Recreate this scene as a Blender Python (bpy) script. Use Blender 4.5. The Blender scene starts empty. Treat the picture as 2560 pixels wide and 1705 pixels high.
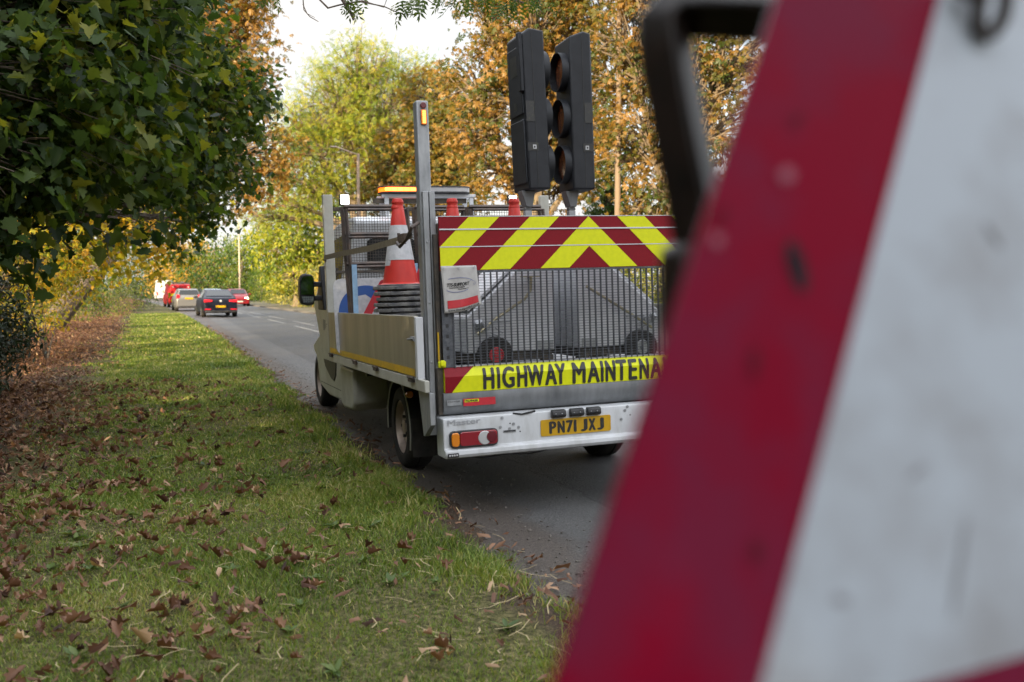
import bpy, math, random
import numpy as np
from mathutils import Vector, Matrix
# ------------------------------------------------------------------ camera, sky, sun, exposure
sc = bpy.context.scene
col = sc.collection
FPX, CAM_H, HORIZON = 2400.0, 1.5, 722.0            # focal length in photo pixels, eye height, horizon row
YAW = math.radians(20.0)
PITCH = -math.atan((852.5 - HORIZON) / FPX)
fwd = Vector((math.sin(YAW) * math.cos(PITCH), math.cos(YAW) * math.cos(PITCH), math.sin(PITCH)))
rgt = Vector((math.cos(YAW), -math.sin(YAW), 0))
upv = rgt.cross(fwd)
EYE = Vector((0, 0, CAM_H))
cd = bpy.data.cameras.new('camera')
cam = bpy.data.objects.new('camera', cd)
col.objects.link(cam)
cam.matrix_world = Matrix(((rgt.x, upv.x, -fwd.x, EYE.x), (rgt.y, upv.y, -fwd.y, EYE.y), (rgt.z, upv.z, -fwd.z, EYE.z), (0, 0, 0, 1)))
cd.sensor_width = 36.0
cd.lens = 36.0 * FPX / 2560.0
cd.clip_start, cd.clip_end = 0.02, 5000
cd.dof.use_dof = True
cd.dof.focus_distance = 7.2
cd.dof.aperture_fstop = 2.8
sc.camera = cam
SUN_EL, SUN_AZ = math.radians(15), math.radians(226)   # azimuth clockwise from +Y (the road), the sun is behind left
w = bpy.data.worlds.new('World'); sc.world = w; w.use_nodes = True
nt = w.node_tree; nt.nodes.clear()
N = nt.nodes.new
sky = N('ShaderNodeTexSky'); sky.sky_type = 'NISHITA'; sky.sun_disc = False
sky.sun_elevation = SUN_EL; sky.sun_rotation = SUN_AZ; sky.dust_density = 2.0; sky.ozone_density = 1.0
bg = N('ShaderNodeBackground'); bg.inputs[1].default_value = 0.13
tc = N('ShaderNodeTexCoord'); mp = N('ShaderNodeMapping'); mp.inputs['Scale'].default_value = (1.2, 1.2, 3.0)
nz = N('ShaderNodeTexNoise'); nz.inputs['Scale'].default_value = 2.2; nz.inputs['Detail'].default_value = 6
cr = N('ShaderNodeValToRGB'); cr.color_ramp.elements[0].position = 0.22; cr.color_ramp.elements[1].position = 0.6
cr.color_ramp.elements[0].color = (.6, .6, .6, 1)
mx = N('ShaderNodeMix'); mx.data_type = 'RGBA'; mx.inputs[7].default_value = (3, 3, 3, 1)
out = N('ShaderNodeOutputWorld')
L = nt.links.new
L(tc.outputs['Generated'], mp.inputs[0]); L(mp.outputs[0], nz.inputs['Vector']); L(nz.outputs[0], cr.inputs[0])
sz = N('ShaderNodeSeparateXYZ'); L(tc.outputs['Generated'], sz.inputs[0])
hr = N('ShaderNodeMapRange'); hr.inputs[1].default_value = .30; hr.inputs[2].default_value = .75; hr.inputs[3].default_value = 1.0; hr.inputs[4].default_value = .55
L(sz.outputs[2], hr.inputs[0]); ml = N('ShaderNodeMath'); ml.operation = 'MULTIPLY'; L(cr.outputs[0], ml.inputs[0]); L(hr.outputs[0], ml.inputs[1])
L(ml.outputs[0], mx.inputs[0]); L(sky.outputs[0], mx.inputs[6]); cl_ = N('ShaderNodeValToRGB'); cl_.color_ramp.elements[0].position = .30; cl_.color_ramp.elements[0].color = (.215, .21, .205, 1); cl_.color_ramp.elements[1].position = .62; cl_.color_ramp.elements[1].color = (.98, .99, 1.02, 1)
L(sz.outputs[2], cl_.inputs[0]); up_ = N('ShaderNodeVectorMath'); up_.operation = 'SCALE'; up_.inputs[3].default_value = 11.0; L(cl_.outputs[0], up_.inputs[0]); L(up_.outputs[0], mx.inputs[7])
L(mx.outputs[2], bg.inputs[0]); L(bg.outputs[0], out.inputs[0])
sd = bpy.data.lights.new('sun', 'SUN'); sd.energy = 5.0; sd.angle = math.radians(0.5); sd.color = (1.0, 0.80, 0.50)
so = bpy.data.objects.new('sun', sd); col.objects.link(so)
sdir = Vector((math.sin(SUN_AZ) * math.cos(SUN_EL), math.cos(SUN_AZ) * math.cos(SUN_EL), math.sin(SUN_EL)))
so.rotation_euler = sdir.to_track_quat('Z', 'Y').to_euler(); so.location = sdir * 60
sc.view_settings.view_transform = 'Standard'; sc.view_settings.look = 'None'
sc.view_settings.exposure = 1.8; sc.view_settings.gamma = 1.0
cy = sc.cycles
cy.max_bounces = 6; cy.diffuse_bounces = 3; cy.glossy_bounces = 3; cy.transmission_bounces = 4; cy.transparent_max_bounces = 6
cy.caustics_reflective = False; cy.caustics_refractive = False; cy.sample_clamp_indirect = 6
cy.use_denoising = True
try: cy.denoiser = 'OPENIMAGEDENOISE'
except Exception: pass
cy.use_adaptive_sampling = True; cy.adaptive_threshold = 0.015

# ------------------------------------------------------------------ helpers
rng = np.random.default_rng(7)
def ray(px, py): return fwd + rgt * ((px - 1280) / FPX) + upv * ((852.5 - py) / FPX)
def at(px, py, Z): return EYE + ray(px, py) * Z            # photo direction and depth -> a place in the world
def on_ground(px, py):
    d = ray(px, py); return EYE + d * (-CAM_H / d.z)
def tag(o, label=None, cat=None, group=None, kind=None):
    for k, v in (('label', label), ('category', cat), ('group', group), ('kind', kind)):
        if v: o[k] = v
    return o
def empty(name, loc, rot=None, label=None, cat=None, group=None):
    o = bpy.data.objects.new(name, None); o.empty_display_size = .1; col.objects.link(o)
    o.location = loc
    if rot is not None: o.rotation_euler = rot
    return tag(o, label, cat, group)
def copy_tree(o, parent=None):
    c = o.copy(); col.objects.link(c)
    if parent: c.parent = parent
    for ch in list(o.children): copy_tree(ch, c)
    return c
class MB:
    def __init__(s): s.v, s.f, s.m = [], [], []
    def add(s, vs, fs, mi=0):
        b = len(s.v); s.v += [tuple(p) for p in vs]
        s.f += [tuple(i + b for i in f) for f in fs]; s.m += [mi] * len(fs); return s
    def box(s, x0, x1, y0, y1, z0, z1, mi=0, M=None):
        vs = [Vector(p) for p in ((x0, y0, z0), (x1, y0, z0), (x1, y1, z0), (x0, y1, z0), (x0, y0, z1), (x1, y0, z1), (x1, y1, z1), (x0, y1, z1))]
        if M is not None: vs = [M @ p for p in vs]
        return s.add(vs, [(0, 3, 2, 1), (4, 5, 6, 7), (0, 1, 5, 4), (1, 2, 6, 5), (2, 3, 7, 6), (3, 0, 4, 7)], mi)
    def prism(s, poly, ax, a, b, mi=0, M=None):
        # poly: 2D points in the two other axes (in xyz order), extruded along axis ax from a to b
        def P(p, t):
            q = [p[0], p[1]]; q.insert(ax, t); return Vector(q)
        n = len(poly); vs = [P(p, a) for p in poly] + [P(p, b) for p in poly]
        if M is not None: vs = [M @ p for p in vs]
        fs = [tuple(range(n)), tuple(range(2 * n - 1, n - 1, -1))] + [(i, i + n, (i + 1) % n + n, (i + 1) % n) for i in range(n)]
        return s.add(vs, fs, mi)
    def tube(s, pts, r, n=8, mi=0, cap=True):
        pts = [Vector(p) for p in pts]; rs = r if isinstance(r, (list, tuple)) else [r] * len(pts)
        b = []; up = None
        for i, p in enumerate(pts):
            d = (pts[min(i + 1, len(pts) - 1)] - pts[max(i - 1, 0)]).normalized()
            if up is None or abs(d.dot(up)) > .98:
                up = Vector((0, 0, 1)) if abs(d.z) < .9 else Vector((1, 0, 0))
            u = (up - d * up.dot(d)).normalized(); up = u; v_ = d.cross(u)
            b += [p + (u * math.cos(2 * math.pi * k / n) + v_ * math.sin(2 * math.pi * k / n)) * rs[i] for k in range(n)]
        fs = [(i * n + k, i * n + (k + 1) % n, (i + 1) * n + (k + 1) % n, (i + 1) * n + k) for i in range(len(pts) - 1) for k in range(n)]
        if cap: fs += [tuple(range(n - 1, -1, -1)), tuple(range((len(pts) - 1) * n, len(pts) * n))]
        return s.add(b, fs, mi)
    def lathe(s, prof, c=(0, 0, 0), axis=2, n=24, mi=0, ms=None, closed=False):
        # prof: (radius, along-axis) pairs revolved round an axis through c
        vs, fs, mm = [], [], []
        o1, o2 = [(1, 2), (2, 0), (0, 1)][axis]
        for r, t in prof:
            for k in range(n):
                p = [c[0], c[1], c[2]]; p[axis] += t
                p[o1] += r * math.cos(2 * math.pi * k / n); p[o2] += r * math.sin(2 * math.pi * k / n); vs.append(p)
        m = len(prof)
        for i in range(m if closed else m - 1):
            j = (i + 1) % m
            for k in range(n): fs.append((i * n + k, i * n + (k + 1) % n, j * n + (k + 1) % n, j * n + k))
        b = len(s.v); s.add(vs, fs, mi)
        if ms:
            for i in range(m - 1):
                for k in range(n): s.m[-len(fs) + i * n + k] = ms[i]
        return s
    def build(s, name, mats, parent=None, smooth=False, bevel=0, seg=2, angle=35, label=None):
        me = bpy.data.meshes.new(name); me.from_pydata(s.v, [], s.f); me.validate()
        for m in (mats if isinstance(mats, (list, tuple)) else [mats]): me.materials.append(m)
        if len(me.polygons) == len(s.m): me.polygons.foreach_set('material_index', s.m)
        import bmesh
        bm = bmesh.new(); bm.from_mesh(me); bmesh.ops.recalc_face_normals(bm, faces=bm.faces); bm.to_mesh(me); bm.free()
        if smooth or bevel: me.shade_smooth(); me.set_sharp_from_angle(angle=math.radians(angle))
        o = bpy.data.objects.new(name, me); col.objects.link(o)
        if parent: o.parent = parent
        if bevel:
            bv = o.modifiers.new('bevel', 'BEVEL'); bv.width = bevel; bv.segments = seg; bv.limit_method = 'ANGLE'; bv.angle_limit = math.radians(40)
        if label: o['label'] = label
        return o
def build_each(mb, name, mats, parent, **k):
    # every loose piece becomes a part of its own
    par = list(range(len(mb.v)))
    def f(i):
        while par[i] != i: par[i] = par[par[i]]; i = par[i]
        return i
    for fc in mb.f:
        for i in fc[1:]: par[f(i)] = f(fc[0])
    g = {}
    for fc, m in zip(mb.f, mb.m): g.setdefault(f(fc[0]), []).append((fc, m))
    for fs in g.values():
        ids = sorted({i for fc, _ in fs for i in fc}); mp_ = {i: n for n, i in enumerate(ids)}
        q = MB(); q.v = [mb.v[i] for i in ids]; q.f = [tuple(mp_[i] for i in fc) for fc, _ in fs]; q.m = [m for _, m in fs]
        q.build(name, mats, parent, **k)
def letters(mb, cells, z0, z1, y, bold):
    for ch_, a, b in cells: text_into(mb, ch_, a, b, z0, z1, y, bold)
def clip(poly, a, b, c):
    # keep the part of a 2D polygon where a*x + b*y <= c
    r = []
    for i, p in enumerate(poly):
        q = poly[(i + 1) % len(poly)]; dp = a * p[0] + b * p[1] - c; dq = a * q[0] + b * q[1] - c
        if dp <= 0: r.append(p)
        if dp * dq < 0:
            t = dp / (dp - dq); r.append((p[0] + t * (q[0] - p[0]), p[1] + t * (q[1] - p[1])))
    return r
def text_into(mb, s, x0, x1, z0, z1, y, bold=0.0, mi=0, skew=0, depth=.0008, shear=0):
    # flat lettering fitted into a rectangle of the x-z plane at the given y (facing -y)
    cu = bpy.data.curves.new('t', 'FONT'); cu.body = s; cu.extrude = 0;  cu.shear = shear
    o = bpy.data.objects.new('t', cu); col.objects.link(o)
    dg = bpy.context.evaluated_depsgraph_get(); me = bpy.data.meshes.new_from_object(o.evaluated_get(dg))
    vs = [v.co.copy() for v in me.vertices]; fs = [tuple(p.vertices) for p in me.polygons]
    bpy.data.objects.remove(o); bpy.data.curves.remove(cu); bpy.data.meshes.remove(me)
    ax, bx = min(v.x for v in vs), max(v.x for v in vs); ay, by = min(v.y for v in vs), max(v.y for v in vs)
    for k in range(5 if bold else 1):
        dx, dz = ((0, 0), (-1, 0), (1, 0), (0, -.6), (0, .6))[k]; dx *= bold * .32; dz *= bold * .32; P = []
        for v in vs:
            u, t = (v.x - ax) / (bx - ax), (v.y - ay) / (by - ay)
            P.append((x0 + u * (x1 - x0) + dx, y - k * .0003, z0 + t * (z1 - z0) + skew * u + dz))
        mb.add(P, fs, mi)
# ------------------------------------------------------------------ materials
def ramp(nt, pts):
    r = nt.nodes.new('ShaderNodeValToRGB'); e = r.color_ramp.elements
    while len(e) < len(pts): e.new(.5)
    for el, (p, c) in zip(e, pts): el.position = p; el.color = (c[0], c[1], c[2], 1)
    return r
def pm(name, c, c2=None, scale=6, rough=.5, metal=0, spec=.5, bump=0, bscale=40, emit=None, es=0, lo=.35, hi=.7, stretch=None, coat=0, rough2=None, detail=5):
    m = bpy.data.materials.new(name); m.use_nodes = True; nt = m.node_tree; b = nt.nodes['Principled BSDF']
    b.inputs['Base Color'].default_value = (*c, 1); b.inputs['Roughness'].default_value = rough; b.inputs['Metallic'].default_value = metal
    b.inputs['Specular IOR Level'].default_value = spec; b.inputs['Coat Weight'].default_value = coat
    tcn = nt.nodes.new('ShaderNodeTexCoord'); vec = tcn.outputs['Object']
    if stretch:
        mpn = nt.nodes.new('ShaderNodeMapping'); mpn.inputs['Scale'].default_value = stretch; nt.links.new(vec, mpn.inputs[0]); vec = mpn.outputs[0]
    if c2:
        n = nt.nodes.new('ShaderNodeTexNoise'); n.inputs['Scale'].default_value = scale; n.inputs['Detail'].default_value = detail; n.inputs['Roughness'].default_value = .65
        nt.links.new(vec, n.inputs['Vector']); r = ramp(nt, [(lo, c), (hi, c2)]); nt.links.new(n.outputs[0], r.inputs[0]); nt.links.new(r.outputs[0], b.inputs['Base Color'])
        if rough2 is not None:
            rr = ramp(nt, [(lo, (rough,) * 3), (hi, (rough2,) * 3)]); nt.links.new(n.outputs[0], rr.inputs[0]); nt.links.new(rr.outputs[0], b.inputs['Roughness'])
    if bump:
        n2 = nt.nodes.new('ShaderNodeTexNoise'); n2.inputs['Scale'].default_value = bscale; n2.inputs['Detail'].default_value = 4
        bp = nt.nodes.new('ShaderNodeBump'); bp.inputs['Strength'].default_value = bump; bp.inputs['Distance'].default_value = .01
        nt.links.new(vec, n2.inputs['Vector']); nt.links.new(n2.outputs[0], bp.inputs['Height']); nt.links.new(bp.outputs[0], b.inputs['Normal'])
    if emit: b.inputs['Emission Color'].default_value = (*emit, 1); b.inputs['Emission Strength'].default_value = es
    return m
def leaf_mat(name, cols, trans=.4, rough=.45, spec=.35, tcol=1.25):
    m = bpy.data.materials.new(name); m.use_nodes = True; nt = m.node_tree; b = nt.nodes['Principled BSDF']; o = nt.nodes['Material Output']
    a = nt.nodes.new('ShaderNodeAttribute'); a.attribute_name = 'tint'
    r = ramp(nt, [(i / (len(cols) - 1), c) for i, c in enumerate(cols)])
    nt.links.new(a.outputs['Fac'], r.inputs[0]); nt.links.new(r.outputs[0], b.inputs['Base Color'])
    b.inputs['Roughness'].default_value = rough; b.inputs['Specular IOR Level'].default_value = spec
    t = nt.nodes.new('ShaderNodeBsdfTranslucent'); mm = nt.nodes.new('ShaderNodeMix'); mm.data_type = 'RGBA'; mm.blend_type = 'MULTIPLY'; mm.inputs[0].default_value = 1
    mm.inputs[7].default_value = (1.35 * tcol, 1.25 * tcol, .55 * tcol, 1); nt.links.new(r.outputs[0], mm.inputs[6]); nt.links.new(mm.outputs[2], t.inputs[0])
    ms = nt.nodes.new('ShaderNodeMixShader'); ms.inputs[0].default_value = trans
    nt.links.new(b.outputs[0], ms.inputs[1]); nt.links.new(t.outputs[0], ms.inputs[2]); nt.links.new(ms.outputs[0], o.inputs[0])
    return m
M = {}
M['white'] = pm('white_paint', (.47, .485, .50), (.31, .31, .30), 9, rough=.36, spec=.4, lo=.48, hi=.85, stretch=(1, 1, .3))
M['cream'] = pm('road_film_paint', (.40, .40, .36), (.26, .25, .21), 4, rough=.42, lo=.35, hi=.75)
M['black'] = pm('black_plastic', (.012, .012, .014), (.03, .03, .032), 12, rough=.5, spec=.4)
M['rubber'] = pm('tyre_rubber', (.014, .014, .014), (.035, .032, .028), 9, rough=.8, spec=.25, bump=.3, bscale=60)
M['galv'] = pm('galvanised_steel', (.33, .34, .35), (.2, .21, .22), 18, rough=.5, metal=.55, lo=.3, hi=.7, bump=.1, stretch=(1, 1, .35))
M['alu'] = pm('dull_aluminium', (.35, .335, .27), (.23, .22, .17), 3, rough=.3, metal=.55, stretch=(1, 1, .12), lo=.3, hi=.75, rough2=.45)
M['dark'] = pm('dark_steel', (.035, .033, .03), (.09, .07, .05), 14, rough=.6, metal=.3)
M['rust'] = pm('rusty_brown_steel', (.05, .044, .042), (.12, .085, .065), 10, rough=.65, metal=.35, bump=.1)
M['yel'] = pm('fluorescent_yellow', (.60, .62, .004), (.52, .55, .004), 30, rough=.45, spec=.3)
M['red'] = pm('retro_red', (.20, .004, .011), (.14, .003, .008), 160, rough=.5, spec=.2)
M['strip'] = pm('silver_strip', (.5, .51, .55), rough=.25, metal=.3)
M['ink'] = pm('black_letters', (.012, .012, .012), (.05, .05, .02), 60, rough=.5, lo=.55, hi=.75)
M['sill'] = pm('weathered_grey_steel', (.10, .105, .11), (.24, .25, .26), 5, rough=.45, metal=.3, stretch=(1, 1, .25), lo=.35, hi=.8)
M['grille'] = pm('grille_steel', (.045, .05, .06), (.10, .105, .115), 40, rough=.5, metal=.3)
M['plate'] = pm('plate_yellow', (.46, .26, .003), (.40, .23, .003), 20, rough=.35)
M['tape'] = pm('amber_tape', (.55, .33, .01), (.40, .25, .02), 14, rough=.4)
M['lred'] = pm('red_lens', (.20, .004, .010), rough=.12, spec=.6, coat=.5)
M['lamb'] = pm('amber_lens', (.55, .17, .005), rough=.15, coat=.5)
M['lclr'] = pm('clear_lens', (.38, .38, .38), rough=.15, coat=.5)
M['dred'] = pm('dark_red_lens', (.10, .004, .01), rough=.15, coat=.5)
M['amb_on'] = pm('lit_amber', (.9, .4, .05), emit=(1, .10, .0), es=.8)
M['amb_hot'] = pm('lit_amber_diode', (1, .6, .2), emit=(1, .19, .012), es=1.3)
M['wht_on'] = pm('lit_white', (1, 1, 1), emit=(1, .93, .78), es=6)
M['glass'] = pm('dark_glass', (.012, .014, .016), rough=.12, spec=.45)
M['mirror'] = pm('mirror_glass', (.55, .62, .62), rough=.03, metal=1)
M['rim'] = pm('tan_steel_rim', (.42, .34, .28), (.25, .2, .17), 8, rough=.5, metal=.3)  # light tan mottled with darker brown
M['bolt'] = pm('bolt', (.03, .03, .03), rough=.5, metal=.5)
M['cone_red'] = pm('cone_red', (.50, .03, .02), (.40, .026, .02), 12, rough=.5, spec=.35)
M['cone_white'] = pm('cone_sleeve', (.46, .46, .47), (.32, .33, .34), 22, rough=.35)
M['cone_base'] = pm('cone_rubber', (.06, .06, .065), (.22, .21, .19), 9, rough=.75, bump=.2)
M['sig'] = pm('signal_plastic', (.008, .009, .012), (.016, .018, .022), 8, rough=.55, spec=.3, bump=.05, bscale=200)
M['siglens'] = pm('dull_lens', (.12, .04, .016), (.20, .065, .025), 60, rough=.25)
M['cab_white'] = pm('trailer_white', (.52, .53, .55), (.42, .43, .45), 5, rough=.4)
M['blue'] = pm('sign_blue', (.008, .06, .26), (.014, .075, .22), 8, rough=.35)
M['paleblue'] = pm('pale_blue_paint', (.25, .42, .60), (.18, .28, .38), 12, rough=.45)
M['banner'] = pm('dirty_banner', (.40, .39, .375), (.28, .27, .26), 7, rough=.6, bump=.4, bscale=9)
M['bred'] = pm('banner_red', (.42, .012, .02), (.35, .01, .02), 30, rough=.5)
M['strap'] = pm('strap_webbing', (.17, .14, .085), (.10, .08, .05), 30, rough=.8)
M['brass'] = pm('plated_bar', (.42, .38, .25), (.2, .18, .12), 20, rough=.3, metal=.9)
M['wood'] = pm('pole_wood', (.17, .12, .08), (.11, .08, .055), 5, rough=.8, stretch=(6, 6, .4), bump=.3)
M['lampsteel'] = pm('sun_tinted_lamp_steel', (.46, .35, .27), (.36, .28, .22), 5, rough=.5, metal=.1)  # warm pinkish sunlight is put into the steel colour
M['bark'] = pm('bark', (.06, .045, .033), (.13, .10, .07), 8, rough=.9, bump=.6, bscale=20, stretch=(2, 2, .6))
M['twig'] = pm('pale_bark', (.16, .12, .08), (.10, .075, .05), 8, rough=.9)
M['signred'] = pm('sign_border_red', (.145, .0008, .013), (.115, .008, .026), 9, rough=.6, spec=.05, lo=.42, hi=.60)
M['signwhite'] = pm('sign_white', (.30, .33, .365), (.215, .22, .23), 9, rough=.45, spec=.25, lo=.46, hi=.72)
M['scuff'] = pm('scuff', (.012, .013, .016), (.03, .025, .03), 40, rough=.8, spec=.05)
M['faint'] = pm('faint_scuff', (.085, .006, .014), (.07, .012, .02), 40, rough=.8, spec=.05)
M['smudge'] = pm('grey_smudge', (.20, .205, .215), (.17, .17, .175), 40, rough=.7, spec=.1)
M['rivet'] = pm('painted_rivet', (.20, .06, .085), rough=.6, spec=.1)
M['frame_steel'] = pm('painted_angle_steel', (.010, .008, .007), (.025, .016, .012), 30, rough=.35, spec=.2)
M['navy'] = pm('navy_car_paint', (.008, .010, .020), rough=.4, spec=.2)
M['silver'] = pm('silver_car_paint', (.15, .15, .155), rough=.35, metal=.4)
M['redcar'] = pm('dark_red_car_paint', (.14, .006, .012), rough=.35, spec=.4)
M['redvan'] = pm('red_van_paint', (.30, .008, .010), rough=.5, spec=.2)
M['bluecar'] = pm('pale_blue_car_paint', (.22, .32, .45), rough=.25, coat=1)
M['whitevan'] = pm('white_van_paint', (.45, .46, .48), rough=.45)
M['headl'] = pm('lit_headlamp', (1, 1, 1), emit=(1, .8, .45), es=4)
M['taill'] = pm('tail_lamp_red', (.45, .01, .02), rough=.2, emit=(1, .02, .03), es=.12)
# ------------------------------------------------------------------ ground, verge, road
def road_shift(y): return -0.0003 * max(y - 12, 0) ** 2 if y < 110 else -0.0003 * 98 ** 2 - .0588 * (y - 110)
def sheet(name, xs, ys, z, m, zf=None, curve=True):
    X, Y = np.meshgrid(np.array(xs, float), np.array(ys, float)); 
    if curve: X = X + np.array([road_shift(t) for t in ys])[:, None]
    Z = np.full_like(X, z) if zf is None else zf(X, Y)
    mb = MB(); mb.v = list(zip(X.ravel(), Y.ravel(), Z.ravel())); a, b = len(ys), len(xs)
    mb.f = [(i * b + j, i * b + j + 1, (i + 1) * b + j + 1, (i + 1) * b + j) for i in range(a - 1) for j in range(b - 1)]; mb.m = [0] * len(mb.f)
    o = mb.build(name, m, smooth=True); o['kind'] = 'structure'; return o
def nodes_mat(name):
    m = bpy.data.materials.new(name); m.use_nodes = True; return m, m.node_tree, m.node_tree.nodes['Principled BSDF']
def noise(nt, vec, s, d=5, r=.6):
    n = nt.nodes.new('ShaderNodeTexNoise'); n.inputs['Scale'].default_value = s; n.inputs['Detail'].default_value = d; n.inputs['Roughness'].default_value = r
    nt.links.new(vec, n.inputs['Vector']); return n.outputs[0]
def mixc(nt, f, a, b, mode='MIX'):
    m = nt.nodes.new('ShaderNodeMix'); m.data_type = 'RGBA'; m.blend_type = mode
    for i, v in ((0, f), (6, a), (7, b)):
        if hasattr(v, 'links'): nt.links.new(v, m.inputs[i])
        else: m.inputs[i].default_value = v if i == 0 else (*v, 1)
    return m.outputs[2]
def mth(nt, op, a, b=None, cl=False):
    m = nt.nodes.new('ShaderNodeMath'); m.operation = op; m.use_clamp = cl
    for i, v in ((0, a), (1, b)):
        if v is None: continue
        if hasattr(v, 'links'): nt.links.new(v, m.inputs[i])
        else: m.inputs[i].default_value = v
    return m.outputs[0]
# asphalt
m, nt, b = nodes_mat('asphalt'); g = nt.nodes.new('ShaderNodeNewGeometry').outputs['Position']
sx = nt.nodes.new('ShaderNodeSeparateXYZ'); nt.links.new(g, sx.inputs[0])
fine0 = mth(nt, 'ADD', mth(nt, 'MULTIPLY', noise(nt, g, 190, 2, .7), .55), mth(nt, 'MULTIPLY', noise(nt, g, 55, 4, .75), .45)); fr_ = ramp(nt, [(.41, (0, 0, 0)), (.60, (1, 1, 1))]); nt.links.new(fine0, fr_.inputs[0]); fine = fr_.outputs[0]; mid = noise(nt, g, 2.2, 6, .65); big = noise(nt, g, .35, 4)
r1 = ramp(nt, [(.40, (.008, .009, .010)), (.5, (.036, .037, .040)), (.57, (.095, .095, .095)), (.63, (.27, .26, .25))]); nt.links.new(fine0, r1.inputs[0])
r2 = ramp(nt, [(.3, (.6, .6, .62)), (.7, (1.25, 1.22, 1.18))]); nt.links.new(mid, r2.inputs[0])
c = mixc(nt, 1, r1.outputs[0], r2.outputs[0], 'MULTIPLY')
# lighter worn strip and the brown gritty gutter beside the verge
edge = mth(nt, 'ADD', sx.outputs[0], mth(nt, 'MULTIPLY', mth(nt, 'SUBTRACT', mid, .5), .5))
rs = ramp(nt, [(0, (1, 1, 1)), (.30, (1, 1, 1)), (.42, (0, 0, 0))])
nt.links.new(mth(nt, 'DIVIDE', mth(nt, 'SUBTRACT', edge, 1.5), 2.0, True), rs.inputs[0])
c = mixc(nt, mth(nt, 'MULTIPLY', rs.outputs[0], .8), c, mixc(nt, fine, (.02, .016, .013), (.13, .10, .08)))
rw = ramp(nt, [(0, (0, 0, 0)), (.32, (0, 0, 0)), (.42, (1, 1, 1)), (.66, (1, 1, 1)), (.70, (0, 0, 0))])
nt.links.new(mth(nt, 'DIVIDE', mth(nt, 'SUBTRACT', edge, 1.5), 2.0, True), rw.inputs[0])
c = mixc(nt, mth(nt, 'MULTIPLY', rw.outputs[0], .3), c, mixc(nt, fine, (.05, .05, .05), (.22, .215, .21)))
# crack running along the joint
ck = mth(nt, 'ABSOLUTE', mth(nt, 'SUBTRACT', mth(nt, 'ADD', sx.outputs[0], mth(nt, 'MULTIPLY', mth(nt, 'SUBTRACT', noise(nt, g, 3.5, 8, .75), .5), .28)), 2.86))
c = mixc(nt, mth(nt, 'LESS_THAN', ck, .006), c, (.012, .012, .012))
nt.links.new(c, b.inputs['Base Color']); b.inputs['Roughness'].default_value = .62; b.inputs['Specular IOR Level'].default_value = .4
bp = nt.nodes.new('ShaderNodeBump'); bp.inputs['Strength'].default_value = .8; bp.inputs['Distance'].default_value = .006; nt.links.new(fine, bp.inputs['Height']); nt.links.new(bp.outputs[0], b.inputs['Normal'])
M['asphalt'] = m
# verge soil: grass thatch, bare soil and leaf litter
m, nt, b = nodes_mat('verge_soil'); g = nt.nodes.new('ShaderNodeNewGeometry').outputs['Position']
sx = nt.nodes.new('ShaderNodeSeparateXYZ'); nt.links.new(g, sx.inputs[0])
f1 = noise(nt, g, 35, 5, .7); f2 = noise(nt, g, 1.3, 5, .6); f3 = noise(nt, g, 90, 3, .7)
rg = ramp(nt, [(.34, (.020, .018, .010)), (.5, (.075, .072, .028)), (.66, (.17, .14, .07))]); nt.links.new(f1, rg.inputs[0])
rd = ramp(nt, [(.3, (.018, .013, .010)), (.5, (.05, .036, .026)), (.72, (.13, .09, .06))]); nt.links.new(f3, rd.inputs[0])
rl = ramp(nt, [(.3, (.03, .016, .009)), (.5, (.11, .05, .022)), (.7, (.22, .11, .05))]); nt.links.new(f1, rl.inputs[0])
xx = mth(nt, 'ADD', sx.outputs[0], mth(nt, 'MULTIPLY', mth(nt, 'SUBTRACT', f2, .5), 1.3))
c = mixc(nt, mth(nt, 'MULTIPLY', mth(nt, 'SUBTRACT', -1.15, xx), 3.0, True), rg.outputs[0], rd.outputs[0])
c = mixc(nt, mth(nt, 'MULTIPLY', mth(nt, 'SUBTRACT', -1.75, xx), 3.0, True), c, rl.outputs[0])
c = mixc(nt, mth(nt, 'MULTIPLY', mth(nt, 'SUBTRACT', xx, 1.45), 5.0, True), c, rd.outputs[0])
nt.links.new(c, b.inputs['Base Color']); b.inputs['Roughness'].default_value = .95; b.inputs['Specular IOR Level'].default_value = .1
bp = nt.nodes.new('ShaderNodeBump'); bp.inputs['Strength'].default_value = 1; bp.inputs['Distance'].default_value = .02; nt.links.new(f1, bp.inputs['Height']); nt.links.new(bp.outputs[0], b.inputs['Normal'])
M['soil'] = m
M['field'] = pm('far_ground', (.05, .05, .02), (.11, .085, .045), .9, rough=.95)
M['paint'] = pm('road_paint', (.19, .19, .185), (.09, .09, .09), 25, rough=.6, lo=.45, hi=.7)
M['kerb'] = pm('kerb_stone', (.10, .09, .075), (.06, .052, .045), 6, rough=.9)
def lump(x, y):
    return .5 * (np.sin(x * 2.1 + 1.3 * np.sin(y * .9)) * np.sin(y * 1.7 + .5 * x) + .6 * np.sin(x * 5.3 + y * 1.1) * np.sin(y * 4.1 - x))
def verge_z(x, y):
    # x measured from the straightened road
    t = np.clip((1.85 + .10 * np.sin(y * 2.3) + .06 * np.sin(y * 7.1) - x) / .35, 0, 1)
    return -.012 + t * (.055 + .022 * lump(x, y)) + np.clip((-2.4 - x) / 3, 0, 1) * .25
ysn = np.concatenate([np.arange(-6, 30, .15), np.arange(30, 130, 1.0), np.arange(130, 420, 10)])
sheet('ground', [-1500, 1500], [-300, 3000], -.05, M['field'], curve=False)
def vz(X, Y): return verge_z(X - np.array([road_shift(t) for t in Y[:, 0]])[:, None], Y)
sheet('verge', np.concatenate([np.arange(-14, -3, .8), np.arange(-3, 1.95, .1), [1.95]]), ysn, 0, M['soil'], vz)
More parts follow.
